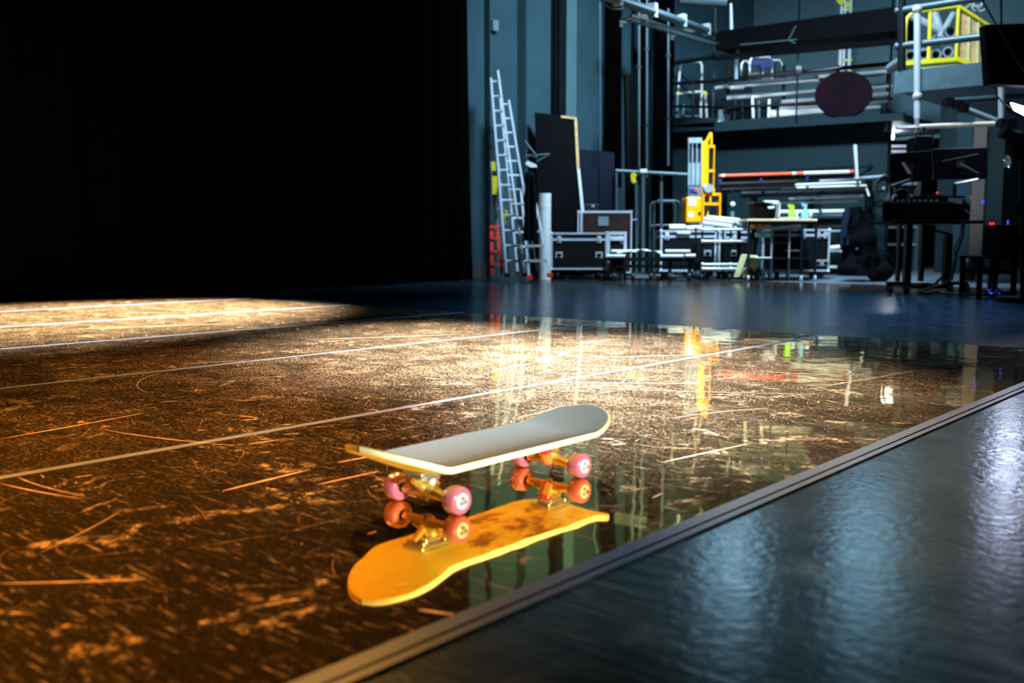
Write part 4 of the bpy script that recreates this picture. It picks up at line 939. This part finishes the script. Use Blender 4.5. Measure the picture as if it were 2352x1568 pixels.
for j in range(7):
    cx_ = rr.uniform(-.12, .12); cy2 = rr.uniform(-.1, .25); r_ = rr.uniform(.06, .16)
    mb.path([(cx_ + r_ * math.cos(a_ * .6), cy2 + r_ * .7 * math.sin(a_ * .6), .012 + .05 * abs(math.sin(a_ * .37 + j))) for a_ in range(14)], .006, 6)
tag(t.part('cable', STEELG, mb), kind='stuff')
t.part('blue_plug', LEDBL, MB().box(-.06, .08, .1, .13, .03, .06))
t = Thing('waste_bin', 'grey bin on the floor behind the console desk', 'bin', 2221, 12.6)
a = t.F(2202, 588); b = t.F(2241, 588); r_ = (b.x - a.x) / 2; h = t.F(2221, 586).z
t.part('bin', BLACKM, MB().lathe([(0, .001), (r_ * .82, .001), (r_, h), (r_ * .95, h), (r_ * .78, .02), (0, .02)], n=28)); t.part('rim', STEELG, MB().lathe([(r_, h - .02), (r_ * 1.05, h - .02), (r_ * 1.05, h), (r_, h)], n=28))
# stool and box
t = Thing('side_table', 'black wooden stool table with four legs at the right edge of the view', 'table', 2295, 8.55)
t.part('top', BLACK, t.pbox(MB(), 2247, 588, 2342, 594, 0, .38), None, .006)
for x in (2254, 2333):
    for dy in (.0, .33): p = t.F(x, 600); t.part('leg', BLACK, MB().box(p.x - .018, p.x + .018, dy, dy + .036, 0, t.F(x, 594).z))
for y in (624,):
    a = t.F(2254, y); b = t.F(2333, y)
    for dy in (.01, .34): t.part('crossbar', BLACK, MB().box(a.x, b.x, dy, dy + .02, a.z - .02, a.z + .02))
    for x in (a.x, b.x): t.part('crossbar', BLACK, MB().box(x - .01, x + .01, .02, .35, a.z - .02, a.z + .02))
t = Thing('amplifier_rack', 'black box standing on the black stool table', 'box', 2318, 8.6, 587.5)
t.part('body', BLACK, t.pbox(MB(), 2291, 515, 2346, 587.5, 0, .28), None, .01); t.part('front_panel', BLACKM, t.pbox(MB(), 2296, 522, 2341, 580, -.01, 0)); t.part('status_light', LEDBL, t.pbox(MB(), 2314, 505, 2317, 515, .05, .06))
t = Thing('power_box', 'small post box with a red light beside the lighting console', 'box', 2281, DK + .3); mb = MB(); p = t.F(2281, 520); mb.box(p.x - .015, p.x + .015, 0, .03, 0, t.F(2281, 520).z); t.part('post', BLACKM, mb); t.part('indicator_light', LEDR, t.pbox(MB(), 2275, 511, 2285, 517, -.03, 0)); t.part('housing', BLACK, t.pbox(MB(), 2273, 508, 2288, 521, 0.0, .04))
t = Thing('side_boom', 'dark stand crowded with black lamps at the right edge of the view', 'lamp stand', 2346, 8.2)
t.part('pole', BLACKM, MB().cyl(t.F(2352, 690), t.F(2349, 335), .03)); 
for y, s_ in ((350, .07), (480, .06), (560, .07)): t.part('lamp_head', BLACK, MB().cyl(t.F(2350, y, -.1), t.F(2346, y + 6, .12), s_, s_ * .7, n=16))
t.part('base', BLACKM, MB().cyl((0, 0, 0), (0, 0, .04), .2, n=24))

# ------------------------------------------------------------------ room behind, seen under the gallery
t = Thing('storage_shelf', 'tall pale shelf unit lit by a tube lamp behind the console desk', 'shelf', 2070, 17.2)
for x in (2024, 2108):
    p = t.F(x, 500); t.part('post', GREYP, MB().box(p.x - .03, p.x + .03, 0, .5, 0, t.F(x, 318).z))
for y in (334, 346, 362, 420, 470, 520, 560):
    a = t.F(2024, y); b = t.F(2108, y); t.part('shelf_board', WHITE, MB().box(a.x, b.x, 0, .5, a.z - .03, a.z + .01))
t.part('side_panel', WALL2, t.pbox(MB(), 2022, 350, 2046, 440, .05, .5))
t = Thing('tube_lamp', 'glaring white tube lamp over the pale shelf behind the desk', 'lamp', 2038, 16.8, 322); t.part('tube', TUBEG, MB().cyl(t.F(2024, 314), t.F(2051, 313), .05, n=14)); t.part('housing', BLACKM, t.pbox(MB(), 2022, 302, 2058, 306, -.03, .1))
la = t.F(2038, 312)
pl = bpy.data.lights.new('tube_glow', 'POINT'); pl.energy = 26; pl.color = (.75, .86, 1); pl.shadow_soft_size = .12; po = bpy.data.objects.new('tube_glow', pl); col.objects.link(po); po.location = Vector(t.e.location) + RZ @ (la + Vector((0, -.3, -.1)))
struct('trim_8', MB().box(WY(2150, 500, 16.5).x, WY(2300, 500, 16.5).x, 16.5, 16.6, -.004, 3.2), WALL3)
struct('trim_9', MB().box(WY(2228, 500, 16.4).x, WY(2258, 500, 16.4).x, 16.4, 16.5, -.004, 3.2), mat('brown_door_panel', (0.10, 0.07, 0.06), .5))
struct('trim_10', MB().box(WY(2190, 500, 16.4).x, WY(2226, 500, 16.4).x, 16.4, 16.5, -.004, 3.2), WALL)
t = Thing('glass_jar_lamp', 'small clear glass lamp hanging right of the monitors', 'lamp', 2313, 10.9, 384)
h = t.F(2313, 357).z; t.part('shade', GLASS, MB().lathe([(.035, 0), (.04, h * .4), (.03, h * .8), (.012, h)], n=20)); t.part('bulb', WHITE, MB().ball((0, 0, h * .45), .018)); t.part('cable', RUBBER, MB().cyl((0, 0, h), (0, 0, h + .70), .003, n=6))

# ------------------------------------------------------------------ gallery
GD = 16.2
def gpost(x, wpx, y0, y1, d, label):
    t = Thing('gallery_post', label, 'post', x, d, y1)
    t.part('post', BLACKM, t.pbox(MB(), x - wpx / 2, y0, x + wpx / 2, y1, 0, .08)); return t
gpost(1641, 10, -40, 287, GD, 'thick black post at the left corner of the gallery')
t = gpost(1835, 8, -40, 276, 15.0, 'thin black post in front of the gallery shelves'); t.part('collar', BLACKM, t.pbox(MB(), 1828, 152, 1841, 172, -.03, .1))
gpost(2049, 12, -40, 300, 14.2, 'thick black post right of the round painted board')
gpost(1548, 5, -10, 300, 16.8, 'slim black post at the left end of the gallery rail')
t = Thing('gallery_railing', 'black two bar railing along the front of the gallery', 'railing', 1800, 14.5, 285)
def skew(x, y, off=0.0): return WY(x, y, 14.32 + off)
t.e.location = WY(1800, 285, 14.32); t.e.rotation_euler = (0, 0, 0); O_ = Vector(t.e.location)
def rail_(pts, r_, nm='rail'): t.part(nm, BLACKM, MB().path([WY(x, y, 14.32) - O_ for x, y in pts], r_))
rail_([(1548, 192), (1641, 186), (1860, 163), (2058, 145)], .030); rail_([(1548, 244), (1641, 246), (1860, 240), (2050, 226)], .022); rail_([(1545, 146), (1641, 131)], .035)
t.part('upright', BLACKM, MB().cyl(WY(1592, 190, 14.32) - O_, WY(1592, 268, 14.32) - O_, .022)); 
struct('trim_11', MB().slab([WY(1545, 270, 14.25), WY(1641, 270, 14.25), WY(1641, 292, 14.25), WY(1545, 292, 14.25)], (0, .1, 0)), WALL3)
struct('trim_12', MB().slab([WY(1641, 291, 14.22), WY(2075, 258, 14.22), WY(2075, 275, 14.22), WY(1641, 302, 14.22)], (0, .1, 0)), WALL3)
t = Thing('catwalk_bridge', 'wide black catwalk beam crossing above the gallery', 'beam', 1850, 14.0, 130)
t.e.location = WY(1850, 120, 13.9); t.e.rotation_euler = (0, 0, 0); O_ = Vector(t.e.location)
t.part('beam', BLACK, MB().slab([WY(x, y, 13.9) - O_ for x, y in [(1642, 73), (2062, 14), (2062, 70), (1642, 114)]], (0, .9, 0)))
t.part('lower_rail', BLACK, MB().slab([WY(x, y, 13.9) - O_ for x, y in [(1642, 127), (2062, 88), (2062, 100), (1642, 138)]], (0, .08, 0)))
t.part('brace', STEELG, MB().cyl(WY(1828, 60, 13.88) - O_, WY(1811, 92, 13.88) - O_, .012)); t.part('brace', STEELG, MB().cyl(WY(1811, 92, 13.88) - O_, WY(1828, 100, 13.88) - O_, .010))
t.part('bracket', STEELG, MB().slab([WY(x, y, 13.88) - O_ for x, y in [(1700, 101), (1830, 89), (1830, 92), (1700, 104)]], (0, .05, 0)))
# things on the gallery
t = Thing('rolling_stair', 'white tubular safety gate cart at the left end of the gallery', 'cart', 1590, 16.7, 303)
def gt_(nm, m_, pts, r_=.02): t.part(nm, m_, MB().path([t.F(*p) for p in pts], r_))
gt_('hand_rail', WHITE, [(1557, 214), (1559, 190), (1562, 156), (1563, 153)]); gt_('hand_rail', WHITE, [(1563, 147), (1575, 143), (1602, 141), (1609, 143), (1612, 150), (1612, 214), (1610, 240), (1610, 303)])
gt_('crossbar', WHITE, [(1557, 215), (1611, 210)], .02); gt_('leg', WHITE, [(1619, 212), (1622, 240), (1625, 303)]); gt_('leg', GREYP, [(1556, 218), (1554, 303)]); gt_('leg', GREYP, [(1571, 240), (1568, 268)]); gt_('base_rail', GREYP, [(1554, 268), (1612, 266)], .014)
t.part('cap', YEL, t.pquad(MB(), [(1609, 209), (1622, 209), (1626, 218), (1618, 217)], -.03, .03)); t.part('cap', YEL, t.pbox(MB(), 1554, 213, 1561, 217, -.02, .02))
t = Thing('stacked_chairs', 'white tube framed chairs stacked on the gallery behind the blue sheets', 'chairs', 1740, 17.2, 184)
for x0, x1, y0 in ((1702, 1722, 140), (1722, 1774, 131), (1752, 1797, 138)):
    t.part('frame', CHROME, MB().path([t.F(x0, 184), t.F(x0 + 1, y0 + 8), t.F(x0 + 6, y0), t.F(x1 - 6, y0), t.F(x1 - 1, y0 + 8), t.F(x1, 184)], .018))
for x0 in (1696, 1708, 1780, 1795): t.part('side_panel', BLACKM, t.pquad(MB(), [(x0, 145), (x0 + 4, 145), (x0 + 1, 184), (x0 - 4, 184)], .05, .1))
t.part('panel', GREYP, t.pbox(MB(), 1724, 150, 1774, 182, .08, .12))
t = Thing('blue_tarpaulin', 'folded dark blue sheets hung on the stacked chairs', 'sheet', 1750, 17.05, 158); t.part('sheet', BLUE, t.pquad(MB(), [(1725, 137), (1775, 134), (1775, 154), (1748, 158), (1748, 151), (1725, 151)], 0, .06), None, .01)
t = Thing('storage_rack', 'long grey shelving along the gallery holding white tubes', 'shelf', 1850, 16.2, 285)
def sb(x0, y0, x1, y1, th, m_, nm, dy=0.0, dep=.4):
    t.part(nm, m_, MB().slab([t.F(x0, y0, dy), t.F(x1, y1, dy), t.F(x1, y1 + th, dy), t.F(x0, y0 + th, dy)], (0, dep, 0)))
sb(1672, 190, 2045, 160, 5, STEELG, 'shelf_board'); sb(1670, 219, 2045, 190, 5, STEELG, 'shelf_board'); sb(1672, 245, 2045, 222, 4, STEELG, 'shelf_board')
for x in (1672, 1800, 1925, 2040): t.part('upright', BLACKM, MB().bar(t.F(x, 282, .2), t.F(x, 150, .2), .05))
for i, (x0, y0, x1, y1, r_, dy, lb) in enumerate([(1671, 200, 1880, 184, .020, -.05, 'upper white tube on the gallery shelving'), (1678, 201, 1708, 199, .035, -.12, 'short bright tube at the left of the upper gallery shelf'), (1669, 226, 2010, 200, .03, -.06, 'long grey white tube on the middle gallery shelf'),
        (1726, 223, 1880, 208, .024, -.12, 'bright tube in front on the middle gallery shelf'), (1795, 234, 2045, 215, .03, -.06, 'white tube just under the middle gallery shelf'), (1790, 248, 2040, 230, .03, -.05, 'white tube on the lower gallery shelf'), (1768, 264, 2020, 253, .075, -.10, 'thickest white tube lying at the bottom of the gallery shelving'),
        (1880, 176, 2055, 163, .028, -.08, 'bright tube high on the gallery shelving right of the ladder'), (1995, 203, 2050, 197, .022, -.1, 'short bright tube right of the round painted board'), (1641, 203, 1672, 196, .03, -.02, 'dull tube stub at the left end of the upper gallery shelf')]):
    t2 = Thing('plastic_tube', lb, 'tube', (x0 + x1) / 2, 16.15 + dy, (y0 + y1) / 2 + 4, 'tubes on the gallery shelving'); t2.part('tube', WHITE if r_ != .03 else KRAFT if i in (2, 9) else WHITE, MB().tube(t2.F(x0, y0), t2.F(x1, y1), r_, r_ * .2, 14))
for x0, x1, y0, m_, lb in ((1728, 1731, 226, WHITE, 'white pole standing in front of the gallery shelving'), (1767, 1765, 228, CREAM, 'cream wooden pole standing on the gallery'), (1743, 1744, 230, STEELG, 'grey pole between the white and the cream pole'), (1704, 1706, 232, BLACKM, 'black pole standing left on the gallery'), (1690, 1686, 230, BLACKM, 'leftmost dark pole leaning on the gallery shelving'), (1786, 1787, 232, BLACKM, 'dark pole right of the cream pole')):
    t2 = Thing('standing_pole', lb, 'pole', x1, 15.95, 283); t2.part('pole', m_, MB().cyl(t2.F(x1, 283), t2.F(x0, y0), .022, n=12))
t = Thing('plastic_crate', 'small pale crate at the left foot of the gallery shelving', 'crate', 1657, 16.5, 285); t.part('crate', GREYP, t.pbox(MB(), 1650, 252, 1668, 284, .1, .3)); t.part('lid', WHITE, t.pbox(MB(), 1645, 277, 1657, 283, 0, .1))
t = Thing('fibreglass_ladder', 'white ladder with yellow joints standing high behind the round painted board', 'ladder', 1940, 16.9, 170)
for xa, xb in ((1929, 1934), (1937, 1948), (1950, 1955)):
    t.part('rail', WHITE, t.pquad(MB(), [(xa + 3, -6), (xa + 7, -6), (xa + 3, 172), (xa - 3, 172)], 0, .05))
for y in (22, 65, 82, 108, 138, 165): t.part('rung', YEL if y in (82,) else WHITE, t.pbox(MB(), 1937, y - 2, 1954, y + 2, .01, .04)); t.part('joint', YEL, t.pbox(MB(), 1951, y - 3, 1957, y + 3, -.01, .0)); t.part('joint', YEL, t.pbox(MB(), 1935, y - 3, 1940, y + 3, -.01, .0))
t.part('top_cap', YEL, t.pquad(MB(), [(1922, 0), (1940, -3), (1940, 10), (1930, 11), (1922, 4)], -.02, .06)); t.part('top_cap', YEL, t.pquad(MB(), [(1943, 4), (1951, 2), (1952, 17), (1944, 17)], -.02, .06))
t = Thing('painted_board', 'round painted board in dark blue and maroon hanging on the gallery railing', 'board', 1940, 14.15, 272)
cx_, cy3 = 1937, 216; pts = []
for i in range(40):
    q = 2 * math.pi * i / 40; rx_, ry_ = 66, 53; x = cx_ + rx_ * math.cos(q); y = cy3 - ry_ * math.sin(q) - (x - cx_) * .07; pts.append((x, y))
t.e.location = WY(1940, 272, 14.25); t.e.rotation_euler = (0, 0, 0); O_ = Vector(t.e.location)
t.part('board', PAINTED, MB().slab([WY(x, y, 14.22) - O_ for x, y in pts], (0, .03, 0)))
t.part('brace', WOOD, MB().slab([WY(x, y, 14.25) - O_ for x, y in [(1890, 200), (1985, 194), (1985, 200), (1890, 206)]], (0, .04, 0)))

# overhead pipes at the top
t = Thing('overhead_pipe', 'long grey pipe running away overhead above the side wall', 'pipe', 1520, 13, 40)
A, B = W(1380, -14, 9.5), W(1640, 76, 14.8); O_ = Vector(t.e.location); t.e.rotation_euler = (0, 0, 0)
t.part('pipe', STEELG, MB().cyl(A - O_, B - O_, .05, n=16))
for q in (.1, .35, .62, .9): p = A.lerp(B, q) - O_; t.part('clamp', CHROME, MB().box(p.x - .05, p.x + .05, p.y - .03, p.y + .03, p.z - .06, p.z + .09))
t = Thing('cable_tray', 'ladder shaped cable tray hanging under the overhead pipe', 'cable tray', 1560, 13, 60); O_ = Vector(t.e.location); t.e.rotation_euler = (0, 0, 0)
dn = Vector((0, 0, -.17)); sd = Vector((.16, -.05, 0))
A2, B2 = A.lerp(B, .12), B
t.part('side_rail', BLACKM, MB().bar(A2 + dn - O_, B2 + dn - O_, .02)); t.part('side_rail', BLACKM, MB().bar(A2 + dn + sd - O_, B2 + dn + sd - O_, .02))
for i in range(26): p = A2.lerp(B2, (i + .5) / 26) + dn - O_; t.part('rung', STEELG, MB().cyl(p, p + sd, .010, n=6))
t = Thing('overhead_cable', 'thin cable sagging beside the long overhead pipe', 'cable', 1420, 13, 15); O_ = Vector(t.e.location); t.e.rotation_euler = (0, 0, 0)
C1, C2 = W(1378, 0, 9.6), W(1445, 10, 11.0); t.part('cable', STEELG, MB().path([C1.lerp(C2, i / 8) - Vector((0, 0, .07 * math.sin(math.pi * i / 8))) - O_ for i in range(9)], .008))
for x0, x1, lb in ((1428, 1500, 'short black bracket arm left under the overhead pipe'), (1545, 1600, 'short black bracket arm right under the overhead pipe')):
    t = Thing('wall_bracket', lb, 'bracket', x0, 14.4, 60); t.part('arm', BLACKM, MB().bar(t.F(x0, 50 if x0 < 1500 else 80), t.F(x1, 34 if x0 < 1500 else 66), .07)); t.part('plate', BLACKM, t.pbox(MB(), x0 - 4, (40 if x0 < 1500 else 70), x0 + 3, (62 if x0 < 1500 else 92), -.02, .06))
t = Thing('air_duct', 'ribbed grey air duct end at the top beside the gallery post', 'duct', 1658, 14.0, 20)
mb = MB(); a = t.F(1560, -4); b = t.F(1668, 3)
for i in range(12): p = a.lerp(b, i / 12); q = a.lerp(b, (i + .8) / 12); mb.cyl(p, q, .088, n=20); 
mb.cyl(a, b, .078, n=20); t.part('duct', STEELG, mb)
t = Thing('down_pipe', 'pale vertical pipe with a flange beside the thick gallery post', 'pipe', 1680, 15.6, 182)
t.part('pipe', ALU, MB().cyl(t.F(1680, 68), t.F(1679, 8), .028, .020, n=14)); t.part('lower_pipe', STEELG, MB().cyl(t.F(1691, 182), t.F(1692, 104), .034, n=14)); t.part('flange', STEELG, MB().cyl(t.F(1693, 118), t.F(1693, 110), .05, .03, n=14)); t.part('elbow', BLACKM, MB().path([t.F(1680, 68), t.F(1682, 78), t.F(1692, 90), t.F(1693, 106)], .03))
t = Thing('stop_valve', 'small red valve on top of the overhead pipe', 'valve', 1570, 13.9, 50); p = t.F(1568, 46); t.part('body', CHROME, MB().cyl(p, p + Vector((0, 0, .08)), .03)); t.part('wheel', RED, MB().cyl(t.F(1572, 39), t.F(1573, 36), .03, n=14))

# ------------------------------------------------------------------ raised platform at the right
PY = 11.4
pa = WY(2060, 165, PY); pb = WY(2060, 215, PY)
struct('trim_13', MB().box(pa.x, 5.9, PY, 17.3, pb.z + .02, pa.z - .01), GREYP)
struct('trim_14', MB().box(pa.x - .01, 5.9, PY - .04, PY, pb.z, pa.z), mat('platform_fascia_paint', (.06, .10, .125), .5, spec=.15))
PD = 11.28
t = Thing('platform_railing', 'grey pipe railing with one tall post on the raised platform', 'railing', 2107, PD, 166)
def PR(x, y, Y=PY): return RZ.transposed() @ (WY(x, y, Y) - Vector(t.e.location))
t.part('rail', STEELG, MB().cyl(PR(2058, 26), PR(2260, -6), .040, n=16)); t.part('rail', STEELG, MB().cyl(PR(2058, 107), PR(2258, 84), .040, n=16))
t.part('post', ALU, MB().cyl(PR(2107, 272, PY - .07), PR(2107, 16, PY - .07), .036, n=16)); t.part('coupling', CHROME, MB().ball(PR(2107, 22, PY - .07), .055)); t.part('coupling', CHROME, MB().ball(PR(2107, 222, PY - .07), .055)); t.part('corner_post', BLACKM, MB().cyl(PR(2071, -20), PR(2071, 166), .045, n=10))
t = Thing('hanging_grid', 'grey scaffold pipes and clamps hung under the raised platform', 'pipes', 2180, 10.4, 293)
def hp(nm, a, b, r_=.03, m_=STEELG, da=0.0, db=0.0): t.part(nm, m_, MB().cyl(t.F(*a, da), t.F(*b, db), r_, n=12))
hp('pipe', (2058, 293), (2150, 290), .022, CHROME); hp('pipe', (2110, 291), (2284, 284), .026, CREAM); hp('pipe', (2166, 233), (2352, 220), .03, STEELG, .3, .3); hp('pipe', (2199, 242), (2300, 282), .036, STEELG, .3, 0)
hp('drop_pipe', (2300, 195), (2300, 282), .030, ALU, 0, 0); hp('drop_pipe', (2106, 272), (2106, 293), .024, CHROME); hp('brace', (2107, 290), (2099, 306), .014, CHROME); hp('brace', (2107, 290), (2115, 312), .008, BLACKM)
for x, y in ((2178, 234), (2200, 240), (2212, 247), (2301, 283), (2312, 288), (2320, 283)): t.part('clamp', BLACKM, MB().box(t.F(x, y).x - .05, t.F(x, y).x + .05, -.05, .05, t.F(x, y).z - .05, t.F(x, y).z + .05), None, .015)
t = Thing('stage_lamp', 'black lamp housing hanging from the pipes left above the monitors', 'lamp', 2123, 10.3, 346); t.part('housing', BLACK, t.pquad(MB(), [(2104, 313), (2143, 312), (2146, 345), (2101, 346)], 0, .25), None, .02); t.part('yoke', BLACKM, MB().path([t.F(2103, 330), t.F(2104, 302), t.F(2142, 302), t.F(2143, 330)], .01)); t.part('hook', BLACKM, MB().cyl(t.F(2123, 302), t.F(2123, 292), .014))
t = Thing('stage_lamp', 'black lamp cluster hanging right under the crossing pipes', 'lamp', 2318, 9.9, 330); t.part('housing', BLACK, MB().cyl(t.F(2302, 300), t.F(2330, 318), .07, .05, n=18)); t.part('yoke', BLACKM, MB().cyl(t.F(2312, 286), t.F(2314, 308), .015))
t = Thing('work_lamp', 'bright bluish white lamp glaring at the right edge under the platform', 'lamp', 2338, 9.2, 262)
t.part('face', LEDB, t.pquad(MB(), [(2323, 236), (2360, 247), (2362, 268), (2331, 252)], 0, .02)); t.part('housing', BLACK, t.pquad(MB(), [(2322, 232), (2362, 244), (2364, 270), (2329, 254)], .03, .16))
la = Vector(t.e.location) + RZ @ (t.F(2340, 250) + Vector((0, -.12, -.05)))
pl = bpy.data.lights.new('lamp_glow', 'POINT'); pl.energy = 16; pl.color = (.7, .78, 1); pl.shadow_soft_size = .1; po = bpy.data.objects.new('lamp_glow', pl); col.objects.link(po); po.location = la
t = Thing('speaker_cabinet', 'big black speaker box hanging at the top right corner', 'speaker', 2306, 9.0, 196)
t.part('cabinet', BLACK, t.pquad(MB(), [(2262, 56), (2382, 52), (2384, 199), (2271, 194)], 0, .12), None, .01); t.part('grille', VELVET, t.pquad(MB(), [(2267, 62), (2378, 58), (2379, 192), (2275, 188)], -.01, 0)); t.part('hanging_cable', RUBBER, MB().cyl(t.F(2300, 56, .2), t.F(2298, -80, .2), .01)); t.part('hanging_cable', RUBBER, MB().path([t.F(2250, -10, -.1), t.F(2290, 60, -.1), t.F(2330, 130, -.1), t.F(2365, 180, -.1)], .008)); t.part('signal_cable', RUBBER, MB().path([t.F(2283, 195, .1), t.F(2290, 220, .1), t.F(2305, 238, .1), t.F(2323, 248, .1)], .008))
# yellow cage on the platform
t = Thing('tube_cage', 'yellow framed cage with a plywood side on the raised platform', 'cage', 2170, 12.0, 163)
def yb(a, b, nm='bar', r_=.022, da=0., db=0.): t.part(nm, YEL, MB().cyl(t.F(*a, da), t.F(*b, db), r_, n=10))
t.part('bent_bar', YEL, MB().path([t.F(2077, 143), t.F(2080, 60), t.F(2083, 42), t.F(2094, 31), t.F(2110, 27), t.F(2203, 15)], .022, 10)); yb((2203, 15), (2275, 62)); yb((2137, 28), (2133, 138)); yb((2202, 17), (2196, 137))
t.part('base_frame', YEL, MB().bar(t.F(2075, 146), t.F(2198, 136), .05)); t.part('base_frame', YEL, MB().bar(t.F(2198, 136), t.F(2245, 154), .05)); t.part('base_deck', OLIVE, MB().slab([t.F(2078, 150), t.F(2198, 140), t.F(2240, 156), t.F(2120, 163)], (0, .05, -.02)))
t.part('plywood_side', WOOD, t.pquad(MB(), [(2203, 22), (2270, 62), (2262, 154), (2200, 137)], .02, .05)); 
for x, ya, yb2 in ((2225, 38, 146), (2246, 50, 151)): t.part('batten', OLIVE, t.pquad(MB(), [(x, ya), (x + 4, ya + 2), (x + 2, yb2), (x - 2, yb2)], 0, .02))
zlen = .9
for x, y, r_, lb in ((2184, 72, 13, 'largest cardboard tube end in the yellow cage, upper right'), (2163, 93, 11, 'half hidden tube end under the largest one in the yellow cage'), (2092, 127, 12, 'bottom left tube end in the yellow cage'), (2123, 124, 12, 'second tube end from the left in the cage bottom row'), (2150, 125, 12, 'third tube end from the left in the cage bottom row'), (2178, 119, 12, 'bottom right tube end in the yellow cage')):
    t2 = Thing('cardboard_tube', lb, 'tube', x, 12.15, y + r_, 'tubes stored in the yellow cage'); t2.part('tube', KRAFT, MB().tube(t2.F(x, y), t2.F(x, y) + Vector((.1, zlen, 0)), t2.m(r_), t2.m(3.2), 22))
for a_, b_, r_, lb in (((2090, 35), (2180, 82), .05, 'grey tube lying slantwise across the yellow cage'), ((2146, 30), (2165, 88), .05, 'grey tube standing nearly upright in the yellow cage'), ((2190, 32), (2166, 75), .04, 'short grey tube leaning left at the right of the cage')):
    t2 = Thing('cardboard_tube', lb, 'tube', b_[0], 12.3, b_[1] + 5, 'tubes stored in the yellow cage'); t2.part('tube', KRAFT, MB().tube(t2.F(*a_, .1), t2.F(*b_), r_, .01, 16))
t = Thing('loose_fittings', 'shiny metal fittings lying over the top of the plywood side', 'fittings', 2245, 12.1, 30); mb = MB(); rr = random.Random(11)
for i in range(14): p = t.F(rr.uniform(2228, 2268), rr.uniform(10, 34), rr.uniform(0, .2)); mb.cyl(p, p + Vector((rr.uniform(-.1, .1), 0, rr.uniform(-.06, .06))), .014, n=8)
tag(t.part('fittings', CHROME, mb), kind='stuff')
t = Thing('fire_extinguisher', 'small red canister hanging high left of the raised platform', 'canister', 2060, 14.1, 50); t.part('body', RED, MB().cyl(t.F(2060, 48), t.F(2060, 38), .03, n=14)); t.part('cap', WHITE, MB().cyl(t.F(2060, 38), t.F(2060, 34), .022, n=14))
